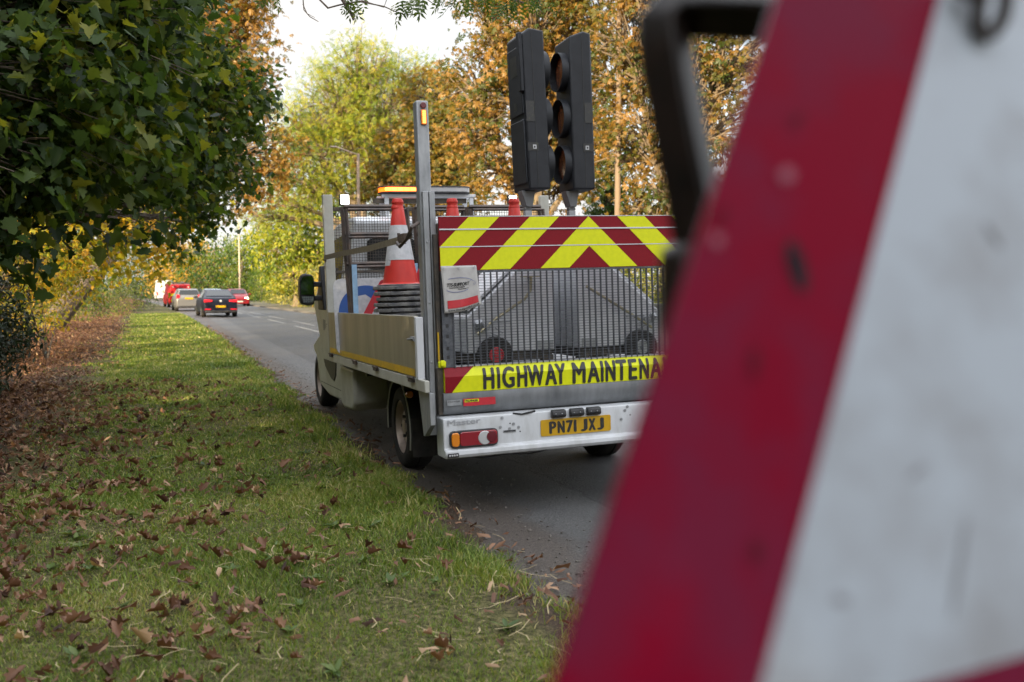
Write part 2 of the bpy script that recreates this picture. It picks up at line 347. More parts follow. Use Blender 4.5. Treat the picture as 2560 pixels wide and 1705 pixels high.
sheet('road', [1.5, 3, 5, 7, 9.0], np.concatenate([np.arange(-12, 130, 2), np.arange(130, 420, 10)]), .0, M['asphalt'])
sheet('far_verge', [9.12, 9.3, 11, 40], np.concatenate([np.arange(-12, 130, 2), np.arange(130, 420, 10)]), .11, M['field'])
ys2 = np.concatenate([np.arange(-12, 130, 2), np.arange(130, 420, 10)])
kb = MB()
for i in range(len(ys2) - 1):
    a, c2 = road_shift(ys2[i]), road_shift(ys2[i + 1]); y0, y1 = ys2[i], ys2[i + 1]
    q = [(9.0 + a, y0, 0), (9.0 + c2, y1, 0), (9.0 + c2, y1, .115), (9.0 + a, y0, .115), (9.14 + a, y0, .115), (9.14 + c2, y1, .115)]
    kb.add(q, [(0, 1, 2, 3), (3, 2, 5, 4)])
o = kb.build('kerb', M['kerb']); o['kind'] = 'structure'
mk = MB()
def dash(x, y0, y1, wd=.12):
    n = max(2, int((y1 - y0) / 2)); 
    for i in range(n):
        ya, yb = y0 + (y1 - y0) * i / n, y0 + (y1 - y0) * (i + 1) / n; sa, sb = road_shift(ya), road_shift(yb)
        mk.add([(x - wd / 2 + sa, ya, .005), (x + wd / 2 + sa, ya, .005), (x + wd / 2 + sb, yb, .005), (x - wd / 2 + sb, yb, .005)], [(0, 1, 2, 3)])
for k in range(-2, 24):
    dash(5.25, 33.5 + k * 9 - .0, 39.5 + k * 9); dash(6.05, 30.5 + k * 9, 36.5 + k * 9)
o = mk.build('road_markings', M['paint']); o['kind'] = 'structure'

# ------------------------------------------------------------------ the tail lift truck
TO = Vector((1.587, 6.209, .906))                       # its frame: x right, y forward, z up, origin at the rear left bed corner
pr, rr = math.radians(-.87), math.radians(-1.7)
TR = Matrix.Rotation(pr, 4, 'X') @ Matrix.Rotation(rr, 4, 'Y')
TW = Matrix.Translation(TO) @ TR
def on_truck(name, x, y, z, label, cat, group=None, rz=0):
    o = bpy.data.objects.new(name, None); o.empty_display_size = .1; col.objects.link(o)
    o.matrix_world = TW @ Matrix.Translation((x, y, z)) @ Matrix.Rotation(rz, 4, 'Z'); return tag(o, label, cat, group)
tk = on_truck('flatbed_truck', 0, 0, 0, 'white flatbed highway maintenance truck with raised chevron tail lift, parked at the verge', 'truck')
W = 2.48
def gz(x, y):
    a = TO + TR.to_3x3() @ Vector((x, y, 0)); return -a.z / TR[2][2]
# bed, rail, chassis
MB().box(.034, W - .034, .03, 3.58, -.06, -.004).build('bed_floor', M['galv'], tk)
MB().box(.0, .034, -.19, 3.62, -.086, -.006).build('side_rail', M['cream'], tk, bevel=.006)
MB().box(W - .034, W, -.19, 3.62, -.086, -.006).build('side_rail', M['cream'], tk, bevel=.006)
ch = MB()
for x in (.75, 1.55): ch.box(x, x + .14, -.05, 6.4, -.33, -.07)
for y in (.1, .9, 2.3, 3.4): ch.box(.12, W - .12, y, y + .07, -.16, -.062)
ch.box(.6, 1.85, 1.5, 1.85, -.62, -.45); ch.lathe([(.0, -.8), (.07, -.8), (.07, .9), (0, .9)], (1.24, 1.67, -.55), 0, 10)
ch.prism([(1.95, -.16), (3.4, -.16), (3.35, -.42), (2.7, -.52), (2.25, -.36)], 0, .45, 1.1)
ch.prism([(.55, -.10), (1.0, -.10), (1.0, -.36), (.7, -.36)], 0, .3, 2.1)
ch.build('chassis', M['black'], tk)
# dropside
MB().box(.001, .03, .02, 3.57, .0, .412).build('dropside_panel', M['alu'], tk, bevel=.004)
MB().box(W - .03, W - .001, .02, 3.57, .0, .412).build('dropside_panel', M['alu'], tk, bevel=.004)
MB().box(-.004, .046, -.035, .018, -.01, .406).build('dropside_end_cap', M['whitevan'], tk, bevel=.004)
tp = MB()
for k in range(18): tp.box(-.0015, .0, .06 + k * .193, .06 + k * .193 + .188, .006, .056)
build_each(tp, 'reflective_tape', M['tape'], tk)
for y in (.12, 1.28, 2.15, 3.42):
    h = MB(); h.box(-.022, .0, y - .06, y + .06, -.034, -.004); h.tube([(-.016, y - .075, -.004), (-.016, y + .075, -.004)], .011); h.build('hinge', M['rust'], tk, bevel=.003)
h = MB(); h.box(-.012, .001, .03, .12, .245, .275); h.tube([(-.012, .03, .262), (-.03, .10, .255)], .008); h.build('latch', M['galv'], tk, bevel=.002)
# rear columns of the lift
for s, nm in ((1, 1), (-1, 2)):
    def X(a, b): return (a, b) if s == 1 else (W - b, W - a)
    c = MB(); c.box(*X(.068, .150), .012, .11, -.25, 1.838 if s == 1 else 1.04); c.build('lift_column', M['galv'], tk, bevel=.008)
    c = MB(); c.box(*X(.080, .117), -.024, .011, -.268, 1.236 if s == 1 else 1.03); c.box(*X(.124, .161), -.024, .011, -.268, 1.234 if s == 1 else 1.03); c.box(*X(.066, .155), -.03, .13, -.388, -.272)
    c.prism([(.10, -.09), (-.19, -.09), (-.19, -.30), (-.03, -.39), (.0, -.39)] if s == 1 else [(.10, -.09), (-.19, -.09), (-.19, -.30), (-.03, -.39), (.0, -.39)], 0, *X(.03, .064))
    for z in (-.2, .1, .5, .9): c.tube([((X(.098, .10)[0]), -.024, z), ((X(.098, .10)[0]), -.030, z)], .008, 6)
    c.build('column_guide', M['galv'], tk, bevel=.004)
    c = MB(); c.box(*X(.1175, .1235), -.015, .01, -.26, 1.0); c.box(*X(.163, .182), -.035, .06, -.24, 1.02); c.box(*X(.12, .160), -.075, -.026, -.25, .06); c.box(*X(.130, .158), -.062, -.026, .10, .95)
    c.build('lift_slide', M['dark'], tk, bevel=.003)
    if s == -1: continue
    c = MB(); c.tube([(X(.113, .115)[0], .012, 1.805), (X(.113, .115)[0], -.002, 1.805)], .021, 18); c.build('red_lamp', M['dred'], tk, bevel=.004)
    c = MB(); c.box(*X(.094, .132), -.004, .012, 1.676, 1.776); c.build('amber_lamp', M['lamb'], tk, bevel=.004)
    c = MB(); 
    for k in range(6): c.box(*X(.103, .124), -.009, -.004, 1.685 + k * .0142, 1.697 + k * .0142)
    build_each(c, 'lit_amber_element', M['amb_hot'], tk)
c = MB(); c.box(.124, .176, -.10, -.076, .066, .108); c.box(.135, .165, -.115, -.10, .075, .115); c.build('yellow_lock', M['yel'], tk, bevel=.005)
c = MB(); c.tube([(.137, -.068, .11), (.137, -.068, .30)], .006); c.build('yellow_rod', M['tape'], tk)
# raised platform with chevrons
X0, X1 = .161, 2.319
pf = MB(); pf.box(X0, X1, -.098, -.072, .704, 1.061); pf.build('chevron_board', M['red'], tk, bevel=.002)
cv = MB()
for za, zb in ((.708, .859), (.866, .973), (.983, 1.059)):
    for s in (-1, 1):
        for k in range(-1, 5):
            lo, hi = -.215 + .436 * k, .436 * k
            # u = s*(x-1.24) - 1.05*(1.06-z), yellow where lo<u<hi
            poly = [(X0 + .001, za), (X1 - .001, za), (X1 - .001, zb), (X0 + .001, zb)]
            poly = clip(poly, -s, 0, -s * 1.24) if s == 1 else clip(poly, 1, 0, 1.24)
            if not poly: continue
            kk = 1.24 * s + 1.05 * 1.06
            poly = clip(poly, s, 1.05, hi + kk)
            poly = clip(poly, -s, -1.05, -(lo + kk)) if poly else poly
            if len(poly) > 2: cv.prism(poly, 1, -.1005, -.0985)
cv.build('yellow_chevrons', M['yel'], tk)
sv = MB(); sv.box(X0, X1, -.104, -.099, .9735, .9825); sv.box(X0, X1, -.102, -.099, .8595, .8655); sv.box(X0 - .002, X1 + .002, -.1, -.07, 1.0615, 1.066); build_each(sv, 'silver_trim', M['strip'], tk)
gr = MB()
x = .239
while x < X1 - .02: gr.box(x, x + .0055, -.094, -.074, .062, .692); x += .0452
z = .075
while z < .69: gr.box(.237, X1 - .01, -.0965, -.0925, z, z + .0032); z += .0187
gr.box(X0 + .002, X1 - .002, -.098, -.07, .690, .703); gr.box(.235, .243, -.097, -.07, .06, .69); gr.box(X1 - .012, X1 - .004, -.097, -.07, .06, .69)
gr.build('grille', M['grille'], tk)
pp = MB(); pp.box(X0, .234, -.09, -.08, .064, .70)
pp.build('side_plate', M['grille'], tk)
hp = MB()
for z in (.12, .18, .26, .33, .40): hp.box(.185, .204, -.0915, -.0905, z, z + .024)
build_each(hp, 'plate_slot', M['black'], tk)
# lower band of the platform, folded in two facets
lb = MB(); lb.add([(X0, -.084, .064), (X1, -.084, .064), (X1, -.110, .002), (X0, -.110, .002), (X0, -.104, -.104), (X1, -.104, -.104), (X0, -.06, -.10), (X1, -.06, -.10), (X0, -.06, .064), (X1, -.06, .064)],
    [(0, 1, 2, 3), (3, 2, 5, 4), (4, 5, 7, 6), (6, 7, 9, 8), (8, 9, 1, 0), (0, 3, 4, 6, 8), (1, 9, 7, 5, 2)]); lb.build('lettered_band', M['yel'], tk)
rc = MB(); 
for s in (0, 1):
    def Q(a): return a if s == 0 else X0 + X1 - a
    f = [(Q(X0 - .0005), -.0851, .0645), (Q(.372), -.0851, .0645), (Q(.293), -.1125, .002), (Q(X0 - .0005), -.1125, .002), (Q(X0 - .0005), -.1065, -.1045), (Q(.206), -.1065, -.1045)]
    rc.add(f, [(0, 1, 2, 3), (3, 2, 5, 4)])
build_each(rc, 'red_corner', M['red'], tk)
tr = MB(); tr.box(X0, X1, -.086, -.06, .0645, .072); tr.build('band_trim', M['strip'], tk)
def fold_y(z): return -.0855 - (.064 - z) * .0255 / .062 - .0025 if z > .002 else -.1105 + (.002 - z) * .006 / .106 - .0025
ht = MB()
w1 = lambda p: .425 + (p - 455) * .604 / 742
w2 = lambda p: 1.08 + (p - 1258) * .594 / 679
letters(ht, [(c_, w1(a) + .004, w1(b) - .004) for c_, a, b in (('H', 458, 553), ('I', 581, 604), ('G', 625, 732), ('H', 757, 845), ('W', 850, 1000), ('A', 1008, 1115), ('Y', 1102, 1197))], -.093, .046, 0, .017)
letters(ht, [(c_, w2(a) + .004, w2(b) - .004) for c_, a, b in (('M', 1258, 1370), ('A', 1388, 1495), ('I', 1506, 1528), ('N', 1548, 1635), ('T', 1643, 1737), ('E', 1755, 1830), ('N', 1853, 1938), ('A', 1950, 2055), ('N', 2075, 2160), ('C', 2180, 2275), ('E', 2295, 2370))], -.096, .046, 0, .017)
# follow the fold: split the letters at the crease
import bmesh
bm = bmesh.new(); vv = [bm.verts.new(p) for p in ht.v]
for f in ht.f:
    try: bm.faces.new([vv[i] for i in f])
    except ValueError: pass
bmesh.ops.bisect_plane(bm, geom=bm.verts[:] + bm.edges[:] + bm.faces[:], plane_co=(0, 0, .002), plane_no=(0, 0, 1))
for v in bm.verts: v.co.y += fold_y(v.co.z)
me = bpy.data.meshes.new('lettering'); bm.to_mesh(me); bm.free(); me.materials.append(M['ink']); o = bpy.data.objects.new('lettering', me); col.objects.link(o); o.parent = tk
sl = MB(); sl.prism([(-.06, -.106), (-.103, -.106), (-.108, -.14), (-.100, -.20), (-.078, -.245), (-.05, -.258), (-.03, -.258), (-.03, -.106)], 0, X0 - .012, X1 + .012); sl.build('lift_sill', M['sill'], tk, smooth=True, angle=50)
st = MB(); st.box(.282, .508, -.111, -.109, -.199, -.149, 0); st.box(.170, .270, -.111, -.109, -.19, -.152, 2)
st.box(.291, .390, -.112, -.111, -.173, -.155, 1)
st.build('maker_sticker', [M['bred'], M['yel'], M['galv']], tk)
st = MB(); text_into(st, 'PALFINGER', .298, .383, -.170, -.158, -.1128, .003); st.build('sticker_lettering', M['ink'], tk)
st = MB(); text_into(st, 'PALFINGER', .178, .262, -.168, -.158, -.1118, .0); st.build('sticker_lettering', M['ink'], tk)
# banner tied to the grille
bn = MB(); nu, nv = 16, 20; bw = {}
P00, P10, P01, P11 = Vector((.158, 0, .737)), Vector((.404, 0, .737)), Vector((.173, 0, .425)), Vector((.43, 0, .475))
def ban(u, v):
    p = P00 * (1 - u) * (1 - v) + P10 * u * (1 - v) + P01 * (1 - u) * v + P11 * u * v
    p.z -= .012 * math.sin(u * math.pi) * v
    p.y = -.112 - .012 * v - .010 * math.sin(u * 9 + v * 4) * v - .008 * math.sin(u * 15) * (1 - v) * .3; return p
for j in range(nv + 1):
    for i in range(nu + 1): bn.v.append(tuple(ban(i / nu, j / nv)))
bn.f = [(j * (nu + 1) + i, j * (nu + 1) + i + 1, (j + 1) * (nu + 1) + i + 1, (j + 1) * (nu + 1) + i) for j in range(nv) for i in range(nu)]; bn.m = [0] * len(bn.f)
bo = bn.build('banner', M['banner'], tk, smooth=True); sm = bo.modifiers.new('thick', 'SOLIDIFY'); sm.thickness = .0015
def on_banner(mb, off=.0035):
    for i, (x, y, z) in enumerate(mb.v):
        p = ban(x, 1 - z); mb.v[i] = (p.x, p.y - off, p.z)
    return mb
def gridrect(u0, u1, v0, v1, n=10):
    mb = MB()
    for j in range(3):
        for i in range(n + 1): mb.v.append((u0 + (u1 - u0) * i / n, 0, v0 + (v1 - v0) * j / 2))
    mb.f = [(j * (n + 1) + i, j * (n + 1) + i + 1, (j + 1) * (n + 1) + i + 1, (j + 1) * (n + 1) + i) for j in range(2) for i in range(n)]; mb.m = [0] * len(mb.f); return mb
on_banner(gridrect(.10, .93, .09, .26), .004).build('banner_stripe', M['bred'], bo)
for a_ in (('TTS-SUPPORT', .13, .74, .555, .625, 0, .02, 0, 0, .0008, .3), ('Commercial Vehicle', .18, .60, .515, .542, 0, .008), ('Fleet Support', .42, .70, .472, .497, 0, .008), ('www.ttssupportltd.co.uk', .10, .95, .015, .075, 0, .006)):
    t = MB(); text_into(t, *a_); on_banner(t).build('banner_lettering', M['ink'], bo)
t = MB()
def swoosh(pts, wd):
    for (a, b_) in zip(pts[:-1], pts[1:]): t.add([(a[0], 0, a[1]), (b_[0], 0, b_[1]), (b_[0], 0, b_[1] + wd), (a[0], 0, a[1] + wd)], [(0, 1, 2, 3)])
swoosh([(.42 + .42 * math.cos(q), .62 + .11 * math.sin(q)) for q in np.linspace(2.2, -.1, 14)], .012)
swoosh([(.42 + .33 * math.cos(q), .50 + .08 * math.sin(q)) for q in np.linspace(3.0, 5.6, 12)], .012)
swoosh([(.74, .62), (.80, .66), (.88, .62), (.92, .58), (.90, .55)], .008); swoosh([(.87 + .03 * math.cos(q), .55 + .02 * math.sin(q)) for q in np.linspace(0, 6.28, 9)], .007)
build_each(on_banner(t), 'banner_emblem', pm('emblem_blue', (.10, .12, .25), rough=.5), bo)
ey = MB()
for u in (.07, .5, .93):
    p = ban(u, .05); ey.lathe([(.004, -.004), (.008, -.004), (.008, 0), (.004, 0)], (p.x, p.y - .001, p.z), 1, 10, closed=True)
build_each(ey, 'eyelet', M['strip'], bo)
# bumper panel
bx0, bx1 = .112, W - .112
bu = MB(); bu.prism([(-.03, -.262), (-.196, -.262), (-.200, -.30), (-.200, -.462), (-.232, -.470), (-.236, -.50), (-.222, -.524), (-.03, -.524)], 0, bx0, bx1)
bo2 = bu.build('rear_bumper', M['white'], tk, bevel=.008)
tl_ = MB()
for q in (.57, .84): tl_.lathe([(.0, 0), (.010, 0), (.010, .004)], (q, -.2045, -.36 + (.012 if q > .8 else 0)), 1, 10)
for (a, c_) in ((.505, -.345), (.635, -.355), (.60, -.33), (.52, -.285), (1.43, -.30), (1.40, -.36), (1.45, -.275)): tl_.tube([(a, -.199, c_), (a, -.204, c_)], .010, 10)
tl_.box(.525, .615, -.2035, -.1995, -.385, -.368)
build_each(tl_, 'bolt_head', M['galv'], bo2)
dh = MB(); dh.box(.53, .61, -.2045, -.2036, -.380, -.371)
for (a, c_) in ((.575, -.325), (.645, -.385), (1.47, -.335)): dh.tube([(a, -.199, c_), (a, -.2015, c_)], .005, 8)
build_each(dh, 'bumper_hole', M['black'], bo2)
sc_ = MB(); sc_.tube([(.60, -.19, -.262), (.66, -.2, -.27), (.72, -.2, -.262), (.76, -.19, -.256)], .007, 6); sc_.build('wiring', M['black'], bo2)
t = MB(); text_into(t, 'Master', .140, .366, -.309, -.274, -.2035, .004, skew=.004)
t.build('raised_lettering', pm('grey_badge', (.30, .31, .33), rough=.3, metal=.2), bo2)
for s in (1, -1):
    def Q(a, b): return (a, b) if s == 1 else (W - b, W - a)
    def rrect(a, b, c_, d, r=.022): 
        pts = []
        for cx_, cz, st_ in ((b - r, d - r, 0), (a + r, d - r, 90), (a + r, c_ + r, 180), (b - r, c_ + r, 270)):
            pts += [(cx_ + r * math.cos(math.radians(st_ + k * 22.5)), cz + r * math.sin(math.radians(st_ + k * 22.5))) for k in range(5)]
        return pts
    q = Q(.148, .482)
    tlm = MB(); tlm.prism(rrect(q[0], q[1], -.457, -.345, .03), 1, -.222, -.199); tlo = tlm.build('tail_light', M['black'], tk, bevel=.004)
    a = Q(.158, .212); MB().prism(rrect(a[0], a[1], -.448, -.356, .02), 1, -.231, -.221).build('indicator_lens', M['lamb'], tlo, bevel=.005)
    a = Q(.214, .474); MB().prism(rrect(a[0], a[1], -.448, -.354, .022), 1, -.230, -.221).build('red_lens', M['lred'], tlo, bevel=.005)
    cx_ = .385 if s == 1 else W - .385; MB().lathe([(0, -.235), (.042, -.234), (.046, -.2302)], (cx_, 0, -.402), 1, 22).build('reversing_lens', M['lclr'], tlo, smooth=True)
    cx_ = .432 if s == 1 else W - .432; MB().lathe([(0, -.239), (.034, -.238), (.038, -.2302)], (cx_, 0, -.398), 1, 22).build('brake_lens', M['dred'], tlo, smooth=True)
    a = Q(.124, .20); ml = MB(); ml.box(a[0], a[1], -.243, -.233, -.514, -.486); mlo = ml.build('marker_lamp', M['black'], tk, bevel=.004)
    md = MB(); 
    for k in range(4): md.lathe([(0, -.247), (.006, -.246), (.007, -.243)], (a[0] + .014 + .016 * k, 0, -.500), 1, 10)
    build_each(md, 'lamp_element', M['lclr'], mlo, smooth=True)
pl = MB(); pl.prism(rrect(.793, 1.316, -.432, -.321, .012), 1, -.2065, -.2005); plo = pl.build('number_plate', M['plate'], tk)
t = MB(); w3 = lambda p: .793 + (p - 966) * .523 / 622
letters(t, [(c_, w3(a) + .003, w3(b) - .003) for c_, a, b in (('P', 1040, 1098), ('N', 1113, 1172), ('7', 1188, 1246), ('1', 1256, 1276), ('J', 1318, 1374), ('X', 1388, 1448), ('J', 1466, 1522))], -.416, -.338, -.2075, .017)
t.build('plate_lettering', M['ink'], plo)
for a in (.868, 1.003, 1.130):
    sn = MB(); sn.prism([(-.2, -.254), (-.235, -.262), (-.242, -.295), (-.225, -.312), (-.2, -.312)], 0, a, a + .104)
    snn = sn.build('plate_lamp', M['black'], tk, bevel=.008)
    d2 = MB(); [d2.box(a + .02 + k * .045, a + .028 + k * .045, -.2445, -.2405, -.285, -.278) for k in range(2)]; build_each(d2, 'lamp_stud', M['galv'], snn)
cb = MB(); cb.tube([(.25, -.1, -.525), (.4, -.12, -.555), (.6, -.1, -.545), (.75, -.1, -.56), (.95, -.1, -.53)], .006, 6); cb.build('hanging_cable', M['black'], tk)
# wheels
def wheel(x, y, s, r=.345, wd=.225, name='wheel', far=False):
    # s = +1: outer face looks towards -x
    gzz = gz(x, y); c = (0, 0, 0)
    e = bpy.data.objects.new(name, None); e.empty_display_size = .1; col.objects.link(e); e.parent = tk; e.location = (x, y, gzz + r * .985)
    if s < 0: e.rotation_euler = (0, 0, math.pi)
    t = MB(); t.lathe([(.222, .02), (.232, .0), (.29, -.006), (.325, .006), (r, .035), (r, .085), (r - .008, .09), (r - .008, .098), (r, .103), (r, .19), (.325, .215), (.25, .222), (.222, .2)], c, 0, 40)
    t.build('tyre', M['rubber'], e, smooth=True, angle=40)
    q = MB(); q.lathe([(.224, .015), (.214, .012), (.205, .03), (.198, .075), (.165, .085), (.135, .05), (.105, .045), (.085, .06), (.06, .06), (.055, .03), (.0, .025)], c, 0, 32)
    q.build('rim', M['rim'], e, smooth=True, angle=50)
    q = MB()
    for k in range(5 if not far else 0):
        a = k * 2 * math.pi / 5; q.tube([(.055, .085 * math.cos(a), .085 * math.sin(a)), (.03, .085 * math.cos(a), .085 * math.sin(a))], .013, 6)
    for k in range(8):
        a = k * 2 * math.pi / 8; q.tube([(.082, .168 * math.cos(a), .168 * math.sin(a)), (.069, .168 * math.cos(a), .168 * math.sin(a))], .017, 8)
    build_each(q, 'wheel_bolt', M['bolt'], e)
wheel(.26, 1.67, 1); wheel(W - .26, 1.67, -1); wheel(.27, 6.2, 1); wheel(W - .27, 6.2, -1)
mg = MB(); zc = gz(.26, 1.67) + .34
R0, R1 = .405, .417; arc = [math.radians(a) for a in range(200, -16, -9)]
for (ra, rb) in ((R0, R1),):
    pts = [(1.64 + rb * math.cos(a), zc + rb * math.sin(a)) for a in arc] + [(1.64 + ra * math.cos(a), zc + ra * math.sin(a)) for a in reversed(arc)]
n = len(arc)
for s in (1, -1):
    def q3(x): return x if s == 1 else W - x
    mg = MB(); e2 = MB()
    for i in range(n - 1):
        a, c_ = arc[i], arc[i + 1]
        P = lambda r, t, x: (q3(x), 1.64 + r * math.cos(t), zc + r * math.sin(t))
        mg.add([P(R0, a, .245), P(R0, c_, .245), P(R0, c_, .52), P(R0, a, .52), P(R1, a, .245), P(R1, c_, .245), P(R1, c_, .52), P(R1, a, .52)], [(0, 1, 2, 3), (4, 7, 6, 5), (0, 4, 5, 1), (3, 2, 6, 7)])
        e2.add([P(.398, a, .236), P(.398, c_, .236), P(.41, c_, .236), P(.41, a, .236), P(.398, a, .244), P(.398, c_, .244), P(.41, c_, .244), P(.41, a, .244)], [(0, 1, 2, 3), (4, 7, 6, 5), (3, 2, 6, 7), (0, 4, 5, 1)])
    g_ = mg.build('mudguard', M['black'], tk, smooth=True); e2.build('mudguard_edge', M['cream'], g_)
    f = MB(); f.box(*sorted((q3(.25), q3(.5))), 1.205, 1.225, zc - .19, zc + .12); f.build('mud_flap', M['rubber'], tk)
mk_ = MB(); mk_.lathe([(0, -.03), (.026, -.03), (.03, -.018), (.03, 0)], (.16, .9, -.20), 1, 14); mk_.build('side_marker', M['lamb'], tk, smooth=True)
# headboard
for x in (0, W - .11):
    MB().box(x + .002, x + .10, 3.60, 3.67, -.08, 1.60).build('headboard_post', M['cream'], tk, bevel=.006)
hb = MB(); hb.box(.103, W - .113, 3.60, 3.64, 1.435, 1.475); hb.box(.103, W - .113, 3.60, 3.64, .80, .83); hb.build('headboard_rail', M['dark'], tk, bevel=.004)
hm = MB(); x = .125
while x < W - .12: hm.box(x, x + .0042, 3.612, 3.616, .40, 1.435); x += .0285
z = .415
while z < 1.43: hm.box(.104, W - .114, 3.606, 3.6105, z, z + .0042); z += .0285
hm.build('headboard_mesh', M['dark'], tk)
MB().box(.103, W - .113, 3.60, 3.63, -.004, .40).build('headboard_panel', M['cream'], tk)
for x in (.175, 1.99):
    wl = MB(); wl.box(x - .012, x + .092, 3.55, 3.60, 1.488, 1.60); w_ = wl.build('work_lamp', M['black'], tk, bevel=.006)
    wl = MB(); wl.box(x, x + .08, 3.538, 3.549, 1.50, 1.59); wl.build('lit_lens', M['wht_on'], w_, bevel=.004)
# roof rack and amber light bar
rk = MB(); rk.box(.78, 1.875, 4.36, 4.40, 1.658, 1.692); rk.box(.78, 1.875, 4.62, 4.66, 1.658, 1.692)
for x in (.81, 1.80): rk.box(x, x + .05, 4.37, 4.40, 1.38, 1.658); rk.box(x, x + .05, 4.62, 4.65, 1.38, 1.658)
rk.build('roof_rack', M['whitevan'], tk, bevel=.004)
rk = MB(); rk.box(.70, 1.78, 4.42, 4.47, 1.595, 1.65); rk.build('rack_beam', M['dark'], tk)
def capsule(x0, x1, yc, r, n=10):
    return [(x0 + r - r * math.sin(math.pi * k / n), yc - r * math.cos(math.pi * k / n)) for k in range(n + 1)] + [(x1 - r + r * math.sin(math.pi * k / n), yc + r * math.cos(math.pi * k / n)) for k in range(n + 1)]
lbm = MB(); lbm.prism(capsule(.748, 1.822, 4.42, .14), 2, 1.762, 1.776); lbm.prism(capsule(.752, 1.818, 4.42, .136), 2, 1.698, 1.714); lbm.box(.9, 1.0, 4.35, 4.5, 1.690, 1.70); lbm.box(1.55, 1.65, 4.35, 4.5, 1.690, 1.70)
lbo = lbm.build('light_bar', M['black'], tk, bevel=.004)
cp = capsule(.756, 1.814, 4.42, .133, 12)
e3 = MB(); e3.prism([p for p in clip(cp, 1, 0, 1.31)], 2, 1.7145, 1.7615); e3.build('lit_amber_lens', M['amb_on'], lbo, smooth=True)
e3 = MB()
for k in range(7): e3.box(.80 + k * .072, .866 + k * .072, 4.2845, 4.2875, 1.720, 1.756)
build_each(e3, 'lit_diode_block', M['amb_hot'], lbo)
e3 = MB(); e3.prism([p for p in clip(cp, -1, 0, -1.312)], 2, 1.7145, 1.7615); e3.build('clear_bar_lens', pm('grey_bar_lens', (.30, .30, .31), rough=.12, coat=.5), lbo, smooth=True)
# cab
cabx0, cabx1 = .205, W - .205
lower = [(3.74, -.50), (3.74, .56), (5.95, .56), (6.25, .50), (6.95, .30), (7.08, .05), (7.1, -.45), (6.78, -.5)] + [(6.22 + .50 * math.cos(a), -.50 + .47 * math.sin(a)) for a in np.linspace(.12, math.pi - .12, 14)] + [(5.65, -.5), (5.02, -.575), (4.05, -.565)]
cbm = MB(); cbm.prism(lower, 0, cabx0, cabx1); cbm.v = [(x + (1 if x < 1.24 else -1) * max(0, y - 6.0) * .22, y, z) for x, y, z in cbm.v]
cabo = cbm.build('cab', M['cream'], tk, bevel=.03, seg=3)
up_ = [(3.76, .56), (5.93, .56), (5.25, 1.30), (5.0, 1.385), (4.4, 1.42), (3.9, 1.40), (3.76, 1.34)]
ub = MB(); n = len(up_)
def tum(z): return .02 + max(0, z - .56) * .16
vs = [(cabx0 + tum(z), y, z) for y, z in up_] + [(cabx1 - tum(z), y, z) for y, z in up_]
ub.add(vs, [tuple(range(n)), tuple(range(2 * n - 1, n - 1, -1))] + [(i, i + n, (i + 1) % n + n, (i + 1) % n) for i in range(n)]); ub.build('cab_roof', M['white'], tk, bevel=.03, seg=3)
for s in (1, -1):
    def q3(x): return x if s == 1 else W - x
    gl = MB(); pts = [(4.15, .60), (5.75, .60), (5.22, 1.2), (4.2, 1.25)]; gl.add([(q3(cabx0 + tum(z) - .004), y, z) for y, z in pts], [(0, 1, 2, 3)]); gl.build('door_window', M['glass'], tk)
    tm = MB(); tm.prism([(4.39, -.16), (5.24, -.16), (5.12, -.25), (4.75, -.36), (4.58, -.375), (4.45, -.30)], 0, *sorted((q3(cabx0 - .012), q3(cabx0 + .01)))); tm.build('door_moulding', M['black'], tk, bevel=.004)
    dl = MB(); dl.box(*sorted((q3(cabx0 - .002), q3(cabx0 + .001))), 4.13, 4.138, -.45, .56); dl.box(*sorted((q3(cabx0 - .002), q3(cabx0 + .001))), 4.14, 5.6, -.455, -.448); dl.build('door_seam', M['black'], tk)
    dh_ = MB(); dh_.box(*sorted((q3(cabx0 - .03), q3(cabx0))), 4.22, 4.42, .36, .40); dh_.build('door_handle', M['cream'], tk, bevel=.01)
    lg = MB()
    lg.prism([(5.05, .30), (5.22, .31), (5.22, .20), (5.14, .13), (5.05, .19)], 0, *sorted((q3(cabx0 - .003), q3(cabx0)))); lg.box(*sorted((q3(cabx0 - .003), q3(cabx0))), 4.30, 4.98, .245, .262); lg.box(*sorted((q3(cabx0 - .003), q3(cabx0))), 4.40, 4.98, .215, .228); lg.build('door_emblem', M['sill'], tk)
    mi = MB(); mi.prism([(q3(-.085) , .55), (q3(-.07), .50), (q3(.0), .478), (q3(.07), .485), (q3(.082), .56), (q3(.082), .79), (q3(.06), .83), (q3(-.02), .845), (q3(-.065), .82), (q3(-.085), .75)], 1, 4.96, 5.12)
    mo = mi.build('wing_mirror', M['black'], tk, bevel=.018, seg=3)
    g1 = MB(); g1.prism([(q3(-.072), .605), (q3(.066), .60), (q3(.066), .78), (q3(.045), .815), (q3(-.05), .81), (q3(-.072), .76)], 1, 4.953, 4.958); g1.v = [(x, y - .22 * (s * (x - (0 if s == 1 else W)) + .07), z) for x, y, z in g1.v]; g1.build('mirror_glass', M['mirror'], mo)
    g1 = MB(); g1.prism([(q3(-.068), .585), (q3(.066), .58), (q3(.062), .51), (q3(-.05), .515)], 1, 4.953, 4.958); g1.build('lower_mirror_glass', M['mirror'], mo)
    ar = MB(); ar.box(*sorted((q3(.075), q3(.25))), 5.0, 5.06, .69, .75); ar.box(*sorted((q3(.075), q3(.25))), 5.0, 5.06, .53, .59); ar.prism([(4.9, .42), (5.3, .42), (5.3, .60), (5.12, .93), (5.02, .93)], 0, *sorted((q3(.165), q3(.24)))); ar.build('mirror_arm', M['black'], mo, bevel=.012)
rw_ = MB()
